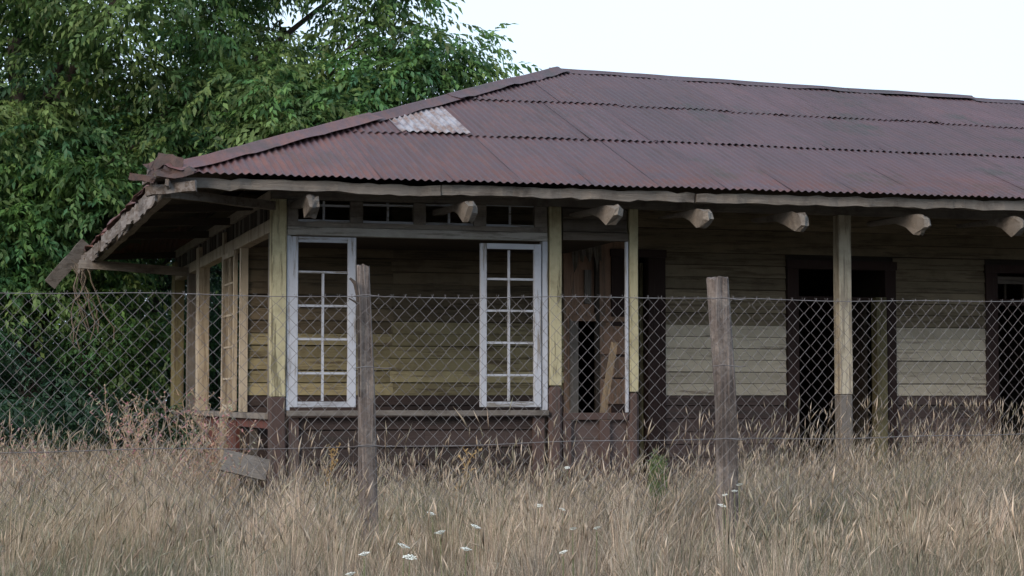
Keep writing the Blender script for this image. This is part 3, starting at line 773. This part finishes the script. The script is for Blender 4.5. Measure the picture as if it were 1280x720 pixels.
def rough_post(x, h, w0, w1, lean, seed, label=None, bend=0):
    bm = bmesh.new(); n, s = 30, 14; rings = []
    for i in range(n+1):
        t = i/n; z = h*t-.05; w = w1+(w0-w1)*t
        cx = lean*t + bend*math.sin(t*math.pi); ring = []
        for k in range(s):
            a = 2*math.pi*k/s
            q = max(abs(math.cos(a)), abs(math.sin(a)))**-.55    # squarish
            r = w/2*q*(1+.20*noise.noise(Vector((math.cos(a)*1.6+seed, math.sin(a)*1.6, z*.9)))+.10*noise.noise(Vector((math.cos(a)*5, math.sin(a)*5+seed, z*1.2))))
            if k in (10, 11) and noise.noise(Vector((seed, z*1.1, 3))) > -.1: r *= .86     # drying crack
            zz = z + (.03*noise.noise(Vector((a*1.2, seed, 1))) if i == n else 0)
            ring.append(bm.verts.new((cx+r*math.cos(a), r*.8*math.sin(a), zz)))
        rings.append(ring)
    for i in range(n):
        for k in range(s): bm.faces.new((rings[i][k], rings[i][(k+1)%s], rings[i+1][(k+1)%s], rings[i+1][k]))
    bm.faces.new(rings[0][::-1]); bm.faces.new(rings[-1])
    o = obj('post', bm_mesh(bm, 'post', False), FN, (x, 0, 0), mat=M['fencepost'])
    if label: o['label'] = label
    return o
def fpost():
    t = NT('split_grey_fencepost'); o = t.coord(scale=(50, 50, 2.2)); w = t.coord()
    g = t.noise(o, 1, 5, .65, .35, .65); c = t.mix(g, (.08, .065, .06), (.27, .23, .21))
    c = t.mix(t.noise(w, 5, 6, .7, .5, .72), c, (.34, .30, .27))
    c = t.mix(t.math('MULTIPLY', t.noise(w, 2.2, 5, .7, .5, .7), .7), c, (.06, .05, .047))
    t.link(c, t.b.inputs['Base Color']); t.b.inputs['Roughness'].default_value = .95; t.b.inputs['Specular IOR Level'].default_value = .15
    t.bump(t.math('ADD', g, t.noise(w, 9, 5, .7, .3, .7)), .9, .012); return t.m
M['fencepost'] = fpost()
rough_post(-.90, 1.915, .078, .125, -.035, 3.1, 'slim split post with pale top')
rough_post(1.45, 1.87, .135, .145, -.03, 8.4, 'thick gnarled grey post', .03)
for x, s in ((-3.29, 5), (3.86, 2), (-5.65, 6), (6.2, 9)): rough_post(x, 1.86, .1, .13, random.uniform(-.03, .03), s)
for x in (-.95, 1.40):                                  # twisted tie wires at the posts
    for z in (ZT, .785, 1.25):
        bm = bmesh.new(); tube_bm(bm, [(x-.07, -.106, z), (x, -.112, z+.008), (x+.12, -.108, z-.004), (x+.16, -.104, z)], [.003]*4, 4); obj('tie_wire', bm_mesh(bm, 'tie_wire'), FN, mat=M['wire'])
bm = bmesh.new()
q = [(-1.03, -.05, ZT+.11), (-1.0, -.06, ZT+.08), (-.985, -.06, ZT+.0), (-.98, -.06, ZT-.25), (-.975, -.05, ZT-.6)]
tube_bm(bm, q, [.008, .014, .010, .008, .005], 5); tube_bm(bm, [(-1.04, -.06, ZT-.01), (-1.0, -.07, ZT-.035), (-.98, -.06, ZT-.05)], [.004, .007, .009], 5)
obj('dry_twig', bm_mesh(bm, 'dry_twig'), FN, mat=M['bark'])

# ================================================================== foliage
def leaf_twig(nl, L, ll, lw, droop, seed, lo=False):
    """a drooping twig: folded leaves in alternate pairs; returns verts (n,3), tris, leaf index"""
    r = np.random.default_rng(seed); V, T, I = [], [], []
    for i in range(nl):
        t = (i+.6)/nl; base = np.array([L*t, 0, -droop*t*t*L])
        side = 1 if i % 2 else -1
        yaw = side*r.uniform(.4, 1.2); pit = -r.uniform(.3, 1.15); l = ll*r.uniform(.7, 1.15); w = lw*r.uniform(.8, 1.1)
        d = np.array([math.cos(yaw)*math.cos(pit), math.sin(yaw)*math.cos(pit), math.sin(pit)])
        s = np.cross(d, [0, 0, 1]); s /= np.linalg.norm(s); n = np.cross(s, d)
        roll = r.uniform(-.6, .6); s2 = s*math.cos(roll)+n*math.sin(roll); n2 = np.cross(s2, d)
        m = base + d*l*.45; k = len(V)
        if lo:
            V += [base, m+s2*w*.5, base+d*l, m-s2*w*.5]; T += [(k, k+1, k+2), (k, k+2, k+3)]; I += [i]*4; continue
        V += [base, m+s2*w*.5+n2*w*.12, base+d*l-np.array([0, 0, l*.12]), m-s2*w*.5+n2*w*.12, m-n2*w*.05]
        T += [(k, k+1, k+4), (k+1, k+2, k+4), (k, k+4, k+3), (k+4, k+2, k+3)]; I += [i]*5
    return np.array(V), np.array(T), np.array(I)
def foliage(name, centres, ntw, spread, parent, cols, leafsize=(.12, .05), twl=.45, nl=12, seed=1, lo=False, flat=.7):
    """centres: (n,3) clump centres; twigs point outward and droop"""
    r = np.random.default_rng(seed); tw = [leaf_twig(nl, twl, leafsize[0], leafsize[1], .55, seed*10+k, lo) for k in range(5)]
    Vs, Ts, Cs = [], [], []; off = 0
    cols = np.array(cols)
    for c in centres:
        n = max(3, int(ntw*r.uniform(.6, 1.4))); ctint = r.uniform(.55, 1.5); ci = r.integers(len(cols)); sp = spread*r.uniform(.6, 1.3)
        for _ in range(n):
            d = r.normal(size=3); d /= np.linalg.norm(d); d[2] = d[2]*.8+.1
            p = c + d*sp*r.uniform(.25, 1)*np.array([1, 1, flat])
            yaw = math.atan2(d[1], d[0])+r.normal()*.5; pit = r.normal()*.3+d[2]*.4; rl = r.uniform(-.7, .7); s = r.uniform(.7, 1.2)
            cy, sy, cp, sp_, cr_, sr = math.cos(yaw), math.sin(yaw), math.cos(pit), math.sin(pit), math.cos(rl), math.sin(rl)
            Rz = np.array([[cy,-sy,0],[sy,cy,0],[0,0,1]]); Ry = np.array([[cp,0,-sp_],[0,1,0],[sp_,0,cp]]); Rx = np.array([[1,0,0],[0,cr_,-sr],[0,sr,cr_]])
            V, T, I = tw[r.integers(5)]
            Vs.append((V*s)@(Rz@Ry@Rx).T + p); Ts.append(T+off); off += len(V)
            lt = r.uniform(.72, 1.28, nl)[I][:, None]; mixc = cols[ci]*.7+cols[r.integers(len(cols))]*.3
            Cs.append(mixc[None]*ctint*lt)
    me = np_mesh(name, np.concatenate(Vs), np.concatenate(Ts), np.concatenate(Cs), M['leaf'])
    return obj(name, me, parent)
def ell(c, r_, n, seed, shell=.45):
    g_ = np.random.default_rng(seed); d = g_.normal(size=(n, 3)); d /= np.linalg.norm(d, axis=1)[:, None]
    return np.array(c) + d*(g_.uniform(shell, 1, n)**.6)[:, None]*np.array(r_)
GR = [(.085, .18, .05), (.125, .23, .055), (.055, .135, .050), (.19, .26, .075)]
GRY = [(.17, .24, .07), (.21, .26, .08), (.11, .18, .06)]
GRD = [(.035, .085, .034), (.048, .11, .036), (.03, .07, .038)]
def limb_path(p0, p1, sag, n=8, seed=0):
    p0, p1 = Vector(p0), Vector(p1); out = []
    for i in range(n+1):
        t = i/n; p = p0.lerp(p1, t) + Vector((0, 0, sag*math.sin(t*math.pi))) + noise.noise_vector(Vector((t*2.5+seed, seed, 0)))*.28*math.sin(t*math.pi)
        out.append(p)
    return out
def tree(name, base, height, girth, limbs, centres, label, cols, ntw=26, spread=.62, seed=1, leafsize=(.13, .05), twl=.5, nl=12, lo=False):
    t = empty(name, base, 0, None, label, 'tree')
    B = Vector(base); bm = bmesh.new()
    path = limb_path((0, 0, -.2), (limbs[0][0]*.15, .2, height), 0, 10, seed); tube_bm(bm, path, [girth*(1-.55*i/10)*(1.25 if i == 0 else 1) for i in range(11)], 12)
    obj('trunk', bm_mesh(bm, 'trunk', True), t, mat=M['bark'])
    for i, l in enumerate(limbs):
        k = 3+(i*2) % 6; st_ = path[k]; e_ = Vector(l)-B
        bm = bmesh.new(); lp = limb_path(st_, e_, .5, 9, seed+i*1.7)
        tube_bm(bm, lp, [girth*.42*(1-.85*j/9)+.012 for j in range(10)], 7)
        for q in range(5):
            a = lp[3+q]; b_ = a+Vector((random.uniform(-1.3, 1.3), random.uniform(-1, 1), random.uniform(-.3, 1.0)))
            tube_bm(bm, limb_path(a, b_, .1, 5, seed+q+i), [.03-.004*j for j in range(6)], 5)
        obj('limb', bm_mesh(bm, 'limb', True), t, mat=M['bark'])
    cr_ = foliage('crown', centres-np.array(base), ntw, spread, t, cols, leafsize, twl, nl, seed, lo)
    return t
# broad tree rising behind the left end of the roof
px_lobe = []
for px, py, d in ((525, 62, 29), (545, 70, 29), (562, 82, 29), (540, 95, 29), (520, 110, 29), (575, 95, 29), (588, 88, 29.2), (596, 78, 29.2), (560, 62, 29.3), (550, 100, 28.8), (480, 75, 29), (500, 60, 29), (450, 110, 28.8), (530, 118, 28.6), (540, 52, 29.4), (520, 78, 29.1), (470, 120, 29)):
    px_lobe.append(atd(px, py, d))
top_lobe = np.array([atd(px, py, d) for px, py, d in ((430, 20, 29.6), (455, 8, 29.6), (478, 18, 29.5), (448, 40, 29.4), (492, 4, 29.4), (412, 48, 29.5), (470, -15, 29.6), (500, -20, 29.5), (425, -5, 29.6), (440, 65, 29.3), (400, 25, 29.6), (462, 52, 29.4))])
cen = np.concatenate([top_lobe, ell((-6.4, 30.2, 7.6), (4.5, 3.2, 4.6), 470, 3, .3), ell((-3.6, 29.4, 5.0), (2.6, 1.8, 1.35), 150, 4, .2), ell((-7.6, 28.4, 3.6), (2.4, 1.4, 1.8), 110, 5, .2), np.array(px_lobe)])
holes_ = [atd(px, py, 30) for px, py in ((190, 48), (8, 88), (408, 60), (330, 30))]
keep_ = np.ones(len(cen), bool)
for hx, hy, hz in holes_: keep_ &= ((cen[:, 0]/cen[:, 1]*30-hx)**2+((cen[:, 2]-CAMZ)/cen[:, 1]*30+CAMZ-hz)**2) > .46**2
cen = cen[keep_]
tree('broadleaf_tree', (-7.05, 29.2, 0), 6.5, .24, [(-3.2, 29.3, 5.6), (-1.5, 29.2, 6.0), (-5.0, 30, 8.5), (-9.2, 29.5, 6.5), (-8.4, 28.2, 5.0), (-6.2, 31, 9.5), (-2.5, 30.5, 7.6), (-4.9, 28.6, 4.9)],
     cen, 'tall broad leaved tree with drooping leaves rising behind the left end of the roof', GR, 27, .55, 11, (.132, .058))
# slimmer trunked tree seen under the left eave
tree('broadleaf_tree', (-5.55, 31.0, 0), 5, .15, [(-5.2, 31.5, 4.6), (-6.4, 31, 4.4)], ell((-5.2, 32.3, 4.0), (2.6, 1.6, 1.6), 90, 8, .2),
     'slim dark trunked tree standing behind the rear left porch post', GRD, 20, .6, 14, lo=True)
# further trees closing the view
tree('broadleaf_tree', (-11.5, 37, 0), 5, .2, [(-10, 37, 6), (-13, 37, 6.5)], ell((-11.5, 37.5, 4.6), (4.2, 2.6, 4.4), 190, 21, .2),
     'paler yellow green tree glimpsed through the crown at the far left edge', GRY, 20, .8, 21, (.15, .07), .6, 10, True)
tree('broadleaf_tree', (-5.5, 40, 0), 5, .2, [(-5, 40, 6), (-7, 40, 6.5)], ell((-5.8, 40, 4.4), (4.6, 2.4, 4.2), 180, 22, .2),
     'pale tree in the background behind the dark trunks under the left eave', GRY, 20, .8, 22, (.15, .07), .6, 10, True)
tree('broadleaf_tree', (1.2, 42, 0), 4.5, .2, [(0, 42, 5), (3, 42, 5)], ell((.5, 42, 3.0), (4.4, 2.4, 2.9), 110, 23, .2),
     'low dense tree hidden behind the middle of the building', GRD, 20, .8, 23, (.15, .07), .6, 10, True)
def shrub(loc, c, rr, n, label, cols, seed, ntw=22, spread=.38, leafsize=(.085, .04), twl=.34):
    s = empty('shrub', loc, 0, None, label, 'shrub'); B = Vector(loc); bm = bmesh.new()
    for k in range(7):
        a = random.uniform(0, 6.28); e_ = Vector(c)-B+Vector((math.cos(a)*rr[0]*.6, math.sin(a)*rr[1]*.6, rr[2]*random.uniform(.1, .8)))
        tube_bm(bm, limb_path((random.uniform(-.1, .1), 0, 0), e_, .1, 7, k+seed), [.03-.003*j for j in range(8)], 5)
    obj('stems', bm_mesh(bm, 'stems'), s, mat=M['bark'])
    foliage('foliage', ell(c, rr, n, seed, .15)-np.array(loc), ntw, spread, s, cols, leafsize, twl, 10, seed, True)
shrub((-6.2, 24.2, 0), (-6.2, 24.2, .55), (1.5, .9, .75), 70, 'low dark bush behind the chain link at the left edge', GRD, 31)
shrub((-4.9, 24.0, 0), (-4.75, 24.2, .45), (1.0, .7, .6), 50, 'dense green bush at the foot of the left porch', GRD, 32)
shrub((-5.9, 28.0, 0), (-5.6, 28.0, 1.75), (.95, .6, .6), 36, 'bright green bush lit behind the porch posts', [(.06, .15, .045), (.085, .18, .045), (.10, .15, .045)], 33)
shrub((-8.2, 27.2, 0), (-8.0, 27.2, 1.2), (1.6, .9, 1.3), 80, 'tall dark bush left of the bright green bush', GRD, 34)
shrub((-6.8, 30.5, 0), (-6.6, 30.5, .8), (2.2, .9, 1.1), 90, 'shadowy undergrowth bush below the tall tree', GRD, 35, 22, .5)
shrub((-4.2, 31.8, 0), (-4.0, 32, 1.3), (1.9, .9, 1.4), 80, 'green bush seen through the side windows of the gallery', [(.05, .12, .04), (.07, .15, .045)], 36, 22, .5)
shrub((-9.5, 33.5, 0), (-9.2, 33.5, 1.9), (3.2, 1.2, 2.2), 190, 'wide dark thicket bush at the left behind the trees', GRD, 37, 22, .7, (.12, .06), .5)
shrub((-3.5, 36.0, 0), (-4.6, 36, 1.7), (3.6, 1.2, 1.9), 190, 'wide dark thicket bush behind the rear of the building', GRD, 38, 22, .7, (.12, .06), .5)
screen_c = np.concatenate([ell((x, -34+3*math.sin(x*.7), 2.9+.9*math.sin(x*.31)), (3.4, 2.2, 3.1+.7*math.sin(x*1.3)), 34, 100+int(x), .2) for x in range(-66, 67, 4)])  # unseen trees added behind the camera, keep low sky light off the upper wall
wd = foliage('far_wood', screen_c, 10, 1.0, None, GRD, (.95, .55), 1.0, 5, 77, True)
tag(wd, 'dark belt of trees closing the far side of the meadow', 'wood', kind='stuff')
# leaves hanging in front of the eave underside
tw = P(158, 303, 24.0)

# ================================================================== grass field
def blades(xy, h, w, lean, colr, headfrac, seed, headsize=(.11, .011), segs=3, fan=None):
    """xy (n,2) -> ribbon stems of 3 segments, some ending in a seed head"""
    r = np.random.default_rng(seed); n = len(xy)
    yaw = r.uniform(-1.1, 1.1, n); sx_, sy_ = np.cos(yaw), np.sin(yaw)                # ribbon width direction
    la = r.uniform(0, 2*np.pi, n); lx, ly = np.cos(la)*lean*r.uniform(.1, 1, n)+.05, np.sin(la)*lean*.6
    if fan is not None: lx = lx*.6+fan[0]; ly = ly*.6+fan[1]
    V = np.zeros((n, 2*segs+1, 3)); ts = np.arange(segs+1)/segs
    gz = np.zeros(n)
    for i, t in enumerate(ts):
        cx = xy[:, 0]+lx*h*t**1.9; cy = xy[:, 1]+ly*h*t**1.9; cz = gz+h*(t-.16*lean*t**2.2*2)
        ww = w*(1-.65*t)/2
        if i < segs:
            V[:, 2*i] = np.stack([cx-sx_*ww, cy-sy_*ww, cz], 1); V[:, 2*i+1] = np.stack([cx+sx_*ww, cy+sy_*ww, cz], 1)
        else: V[:, 2*segs] = np.stack([cx, cy, cz], 1)
    T = []
    for i in range(segs-1): T += [(2*i, 2*i+1, 2*i+3), (2*i, 2*i+3, 2*i+2)]
    T.append((2*segs-2, 2*segs-1, 2*segs)); T = np.array(T)
    nv = 2*segs+1
    faces = (np.arange(n)[:, None, None]*nv+T[None]).reshape(-1, 3)
    tint = np.repeat(colr, nv, axis=0)
    V = V.reshape(-1, 3)
    hs = np.where(r.random(n) < headfrac)[0]
    if len(hs):
        tip = V.reshape(n, nv, 3)[hs, 2*segs]; pr = (V.reshape(n, nv, 3)[hs, 2*segs-1]+V.reshape(n, nv, 3)[hs, 2*segs-2])/2
        d = tip-pr; d /= np.linalg.norm(d, axis=1)[:, None]
        L = headsize[0]*r.uniform(.6, 1.3, len(hs)); W = headsize[1]*r.uniform(.6, 1.3, len(hs))
        s = np.stack([np.cos(yaw[hs]), np.sin(yaw[hs]), np.zeros(len(hs))], 1); q = np.cross(s, d)
        dr = d.copy(); dr[:, 0] += r.uniform(-.15, .3, len(hs)); dr[:, 2] -= r.uniform(0, .2, len(hs))
        a = tip-d*L[:, None]*.25; m = tip+d*L[:, None]*.25; e_ = m+dr*L[:, None]*.5
        HV = np.stack([a, m+s*W[:, None]/2, m-s*W[:, None]/2, m+q*W[:, None]/2, m-q*W[:, None]/2, e_], 1)
        HT = np.array([(0, 1, 3), (0, 3, 2), (0, 2, 4), (0, 4, 1), (5, 3, 1), (5, 2, 3), (5, 4, 2), (5, 1, 4)])
        o_ = len(V); faces = np.concatenate([faces, (o_+np.arange(len(hs))[:, None, None]*6+HT[None]).reshape(-1, 3)])
        hc = np.repeat(colr[hs]*.45+np.array([.40, .345, .27])*.65*r.uniform(.7, 1.15, (len(hs), 1)), 6, axis=0)
        V = np.concatenate([V, HV.reshape(-1, 3)]); tint = np.concatenate([tint, hc])
    return V, faces, tint
def field_noise(x, y, s, seed):
    return np.array([noise.noise(Vector((a*s, b*s, seed))) for a, b in zip(x, y)])
def scatter(n, d0, d1, seed, power=1.0):
    r = np.random.default_rng(seed); d = np.sqrt(r.uniform(d0*d0, d1*d1, n)); x = r.uniform(-1, 1, n)*(.27*d+.6)
    u = CU*(x-C0[0])+SU*(d-C0[1]); v = -SU*(x-C0[0])+CU*(d-C0[1])
    keep = ~((v > -.12) & (u > -.12))
    return x[keep], d[keep]
PAL = np.array([(.52, .42, .31), (.45, .385, .32), (.64, .54, .43), (.30, .285, .21), (.33, .245, .19), (.42, .365, .30)])
def make_grass(name, n, d0, d1, seed, hbase, hvar, w, lean, head, green=0.0, hs=(.10, .008), segs=3):
    x, d = scatter(n, d0, d1, seed); r = np.random.default_rng(seed+1)
    # clump: pull towards tuft centres
    G = .24; ix = np.floor(x/G).astype(int); iy = np.floor(d/G).astype(int); hsh = (ix*73856093 ^ iy*19349663) & 0xffff
    tr_ = np.random.default_rng(99).random((65536, 5))[hsh]
    tx = (ix+.15+.7*tr_[:, 0])*G; ty = (iy+.15+.7*tr_[:, 1])*G
    pull = r.uniform(.15, .92, len(x)); x = x+(tx-x)*pull; d = d+(ty-d)*pull
    fx, fy = (x-tx)/G*.9+(tr_[:, 4]-.45)*.22, (d-ty)/G*.9
    pxn = x/d*F   # position across the view
    patch = field_noise(x, d, .55, seed*.1); fine = field_noise(x, d, 1.7, 7)
    h = hbase*(.66+.68*tr_[:, 2]**1.3)*(1+.45*patch+.4*fine)*(1+r.normal(0, hvar, len(x)))
    far = np.clip((d-12.5)/5, 0, 1)
    h *= 1 + far*(.50*np.clip((x/d-.10)/.12, 0, 1) + .22*np.clip((-x/d-.135)/.05, 0, 1)) - .22*far*((x/d > -.14) & (x/d < .02))
    h *= np.clip(1-.30*np.clip((10.5-d)/4, 0, 1), .5, 1)
    thin = np.clip(field_noise(x, d*.8, .42, 63)*2.6+.1, 0, 1)*(d > 8.2); h *= 1-.42*thin
    h *= 1-.45*np.exp(-(((x+.87)/.35)**2+((d-11.2)/.9)**2))
    h *= 1-.25*np.exp(-(((x-1.30)/.35)**2+((d-11.9)/.9)**2))
    h *= 1-.55*np.exp(-(((x/d+.1375)/.017)**2))*(d > 11)*(d < 17.2); h *= 1-.16*(d > 13)*(x/d < .1)
    h = np.clip(h, .08, 1.05)
    gp = np.clip(field_noise(x, d, .8, 21)*1.6+.25+green+.35*(x/d < -.14)*(d < 14), 0, 1)
    ci = r.integers(0, len(PAL), len(x)); c = PAL[ci]*r.uniform(.4, 1.5, (len(x), 1))*(.62+.72*tr_[:, 3:4])*(1+.35*field_noise(x, d, 1.1, 77))[:, None]
    g_ = np.array([(.155, .185, .11)])*r.uniform(.6, 1.3, (len(x), 1)); m = ((r.random(len(x)) < gp*.55))[:, None]
    c = np.where(m, g_, c)
    tm = (r.random(len(x)) < thin*.8)[:, None]; c = np.where(tm, np.array([[.165, .175, .135]])*r.uniform(.45, 1.25, (len(x), 1)), c)
    warm = np.clip(field_noise(x, d, .6, 41), 0, 1)[:, None]; c = c*(1-warm*.35)+np.array([[.40, .27, .16]])*warm*.35*1.0
    return blades(np.stack([x, d], 1), h, w*r.uniform(.6, 1.3, len(x)), lean, c, head, seed, hs, segs, (fx, fy))
parts = [make_grass('a', 42000, 6.2, 9.5, 1, .36, .28, .0024, .30, .04),
         make_grass('b', 115000, 9.5, 15, 2, .37, .28, .0028, .26, .05),
         make_grass('c', 80000, 15, 22, 3, .34, .28, .0040, .26, .08, segs=2),
         make_grass('s', 7500, 8.5, 22, 4, .56, .2, .0030, .2, .95, hs=(.15, .0095))]
parts.append(make_grass('dd', 22000, 6.2, 15, 5, .18, .35, .006, .7, 0, .25, segs=2)); parts.append(make_grass('l', 1500, 8, 17, 6, .50, .2, .0036, 1.25, .3))
# strip running back beside the left wall
r5 = np.random.default_rng(5); n5 = 16000; d5 = r5.uniform(19, 31, n5); x5 = -d5*r5.uniform(.14, .31, n5)
u5 = CU*(x5-C0[0])+SU*(d5-C0[1]); kk = u5 < -.15; x5, d5 = x5[kk], d5[kk]
c5 = PAL[r5.integers(0, len(PAL), len(x5))]*r5.uniform(.5, 1.0, (len(x5), 1))
parts.append(blades(np.stack([x5, d5], 1), .45*(1+r5.normal(0, .25, len(x5))), np.full(len(x5), .010), .4, c5, .2, 55))
off = 0; VV, FF, TT = [], [], []
for V, f, t in parts: VV.append(V); FF.append(f+off); TT.append(t); off += len(V)
gme = np_mesh('dry_grass', np.concatenate(VV), np.concatenate(FF), np.concatenate(TT), M['grass'])
print('grass tris', len(gme.polygons)); tag(obj('dry_grass', gme), 'tall dry straw coloured meadow grass with seed heads', 'grass', kind='stuff')

# dry branching weeds in front of the left wall
def weed_mesh(seed, h):
    r = random.Random(seed); V, T, C = [], [], []
    def rib(a, b, w, c):
        s = Vector((r.uniform(.5, 1), r.uniform(-.6, .6), 0)).normalized()*w; k = len(V)
        V.extend([a-s, a+s, b+s*.6, b-s*.6]); T.extend([(k, k+1, k+2), (k, k+2, k+3)]); C.extend([c]*4)
    a = Vector((0, 0, 0)); d = Vector((r.uniform(-.25, .25), r.uniform(-.2, .2), 1)).normalized(); n = 8
    for i in range(n):
        b = a + d*h/n; rib(a, b, .006*(1-.06*i), (.33, .25, .18)); 
        if i > 1:
            for q in range(2):
                e_ = b; dd = (d+Vector((r.uniform(-1, 1), r.uniform(-.8, .8), r.uniform(-.2, .4)))).normalized()
                for z in range(3):
                    f = e_+dd*h*.06; rib(e_, f, .0045, (.38, .29, .21)); dd = (dd+Vector((r.uniform(-.3, .3), 0, r.uniform(-.35, .25)))).normalized(); e_ = f
                    for y in range(2):
                        g_ = e_+Vector((r.uniform(-.03, .03), r.uniform(-.03, .03), r.uniform(-.02, .03))); rib(e_, g_, .009, (.46*r.uniform(.6, 1.1), .34*r.uniform(.6, 1.1), .24))
        d = (d+Vector((r.uniform(-.12, .12), r.uniform(-.1, .1), 0))).normalized(); a = b
    return np_mesh('weed', np.array([tuple(v) for v in V]), np.array(T), np.array(C), M['grass'])
WM = [weed_mesh(k, 1.0) for k in range(6)]
GRPW = 'dry weeds in front of the left wall'
for k in range(46):
    d = random.uniform(15.5, 20.5); px = random.choice((random.gauss(185, 30), random.gauss(255, 22), random.uniform(0, 180)))
    x = (px-640)/F*d; u, v = touv(x, d)
    if u > -.15 and v > -.15: d -= 2.5; x = (px-640)/F*d
    o = obj('dry_weed', random.choice(WM), None, (x, d, 0), (0, 0, random.uniform(0, 6.28))); s = random.uniform(.75, 1.08) if px > 140 else random.uniform(.55, .8); o.scale = (s, s, s)
    tag(o, 'brown branching dry weed among others in the tall grass left of the corner post', 'weed', GRPW)

# ferny green weed by the slim post
def fern_mesh(h, seed):
    r = random.Random(seed); V, T, C = [], [], []
    def rib(a, b, w, c):
        s = Vector((r.uniform(.6, 1), r.uniform(-.6, .6), 0)).normalized()*w; k = len(V)
        V.extend([a-s, a+s, b]); T.append((k, k+1, k+2)); C.extend([c]*3)
    for st in range(5):
        a = Vector((r.uniform(-.03, .03), r.uniform(-.03, .03), 0)); hh = h*r.uniform(.6, 1); lean = Vector((r.uniform(-.12, .12), r.uniform(-.1, .1), 1))
        for i in range(16):
            b = a+lean.normalized()*hh/16; rib(a, b+lean*.01, .004, (.13, .19, .07)); t = i/16
            for q in range(9):
                an = r.uniform(0, 6.28); L = .11*(1-t)*r.uniform(.5, 1)+.02; c = (.14*r.uniform(.8, 1.3), .20*r.uniform(.8, 1.2), .09)
                e_ = b+Vector((math.cos(an)*L, math.sin(an)*L, L*.9)); rib(b, e_, .0035, c)
                for z in range(2): rib(b.lerp(e_, .5), e_+Vector((r.uniform(-.03, .03), 0, r.uniform(-.01, .03))), .003, c)
            a = b
    return np_mesh('fern', np.array([tuple(v) for v in V]), np.array(T), np.array(C), M['grass'])
c = atd(826, 600, 14.6)
tag(obj('feathery_weed', fern_mesh(.82, 3), None, (c[0], c[1], 0)), 'feathery bright green weed growing in front of the slim cream post', 'weed')
# ochre flowering weeds
for px, py, d, lab in ((402, 600, 16.5, 'ochre flowering weed left of the slim fence post'), (560, 612, 15.5, 'rusty orange weed in the grass under the gallery opening')):
    o = obj('ochre_weed', weed_mesh(int(px), .62), None, (atd(px, py, d)[0], d, 0)); cc = o.data.attributes['tint'].data
    n_ = len(cc); arr = np.tile([.44, .31, .15, 1.0], (n_, 1)); arr[:, :3] *= rng.uniform(.6, 1.1, (n_, 1)); cc.foreach_set('color', arr.astype(np.float32).ravel())
    tag(o, lab, 'weed')

# wild carrot flowers
def umbel(r_, seed):
    q = random.Random(seed); bm = bmesh.new()
    for k in range(26):
        a = k*2.4; rr = r_*math.sqrt(k/26); p = Vector((rr*math.cos(a), rr*math.sin(a), -.25*rr+.003*q.random()))
        s = r_*.17*q.uniform(.7, 1.2); c_ = bm.verts.new(p+Vector((0, 0, s*.5)))
        ring = [bm.verts.new(p+Vector((s*math.cos(t), s*math.sin(t), 0))) for t in (0, 1.26, 2.51, 3.77, 5.03)]
        for i in range(5): bm.faces.new((ring[i], ring[(i+1) % 5], c_))
    for k in range(8):
        a = k*.785; tube_bm(bm, [(0, 0, -r_*.5), (r_*.75*math.cos(a), r_*.75*math.sin(a), -.22*r_)], [.0015, .001], 3)
    me = bm_mesh(bm, 'umbel'); me.materials.append(M['flower']); return me
UM = [umbel(.026, 1), umbel(.022, 2), umbel(.018, 3)]
FL = [(540, 641, 11.6, 0, 'white umbel low in the grass right of the slim fence post, highest of its cluster'),
      (550, 664, 11.2, 0, 'white umbel below the highest one right of the slim fence post'),
      (595, 657, 11.3, 0, 'rounded white umbel midway between the two fence posts on the left side'),
      (673, 631, 11.9, 0, 'flat white umbel standing highest in the grass left of middle between the posts'),
      (703, 636, 11.8, 2, 'small pale umbel just right of the highest flat umbel'),
      (716, 660, 11.4, 2, 'tiny white flower low between the fence posts'),
      (746, 659, 11.5, 2, 'tiny white flower right of another tiny one, nearest the thick post'),
      (505, 681, 10.9, 0, 'bright white umbel near the foot of the slim fence post'),
      (512, 695, 10.8, 0, 'lowest bright white umbel near the foot of the slim fence post'),
      (583, 685, 10.9, 1, 'white umbel at the bottom edge below the rounded umbel'),
      (455, 691, 10.8, 1, 'white umbel in front of the slim fence post foot'),
      (709, 584, 14.5, 1, 'distant white flower in front of the narrow bay'),
      (924, 605, 12.3, 1, 'topmost white umbel right of the thick post'),
      (918, 613, 12.2, 1, 'second white umbel stepping down beside the thick post'),
      (906, 618, 12.1, 2, 'narrow white umbel in front of the thick post'),
      (903, 631, 11.9, 0, 'lowest and brightest white umbel in front of the thick post'),
      (704, 689, 10.9, 2, 'faint pale flower head near the bottom of the grass in the middle'),
      (438, 716, 10.4, 2, 'pale flower at the bottom edge below the slim post')]
for i, (px, py, d, k, lab) in enumerate(FL):
    d = min(d, .58*F/(py-500)) if py > 600 and px < 880 else d-.3; x, y, z = atd(px, py, d); t = empty('wild_carrot', (x, y, 0), random.uniform(0, 6), None, lab, 'wildflower')
    t['group'] = 'white wild carrot flowers in the grass'
    bm = bmesh.new(); tube_bm(bm, [(0, 0, 0), (.012, 0, z*.5), (0, 0, z-.02)], [.003, .0025, .002], 4); obj('stem', bm_mesh(bm, 'stem'), t, mat=M['stem'])
    obj('flower_head', UM[k], t, (0, 0, z), (R(random.uniform(-18, 25)), R(random.uniform(-20, 20)), 0))
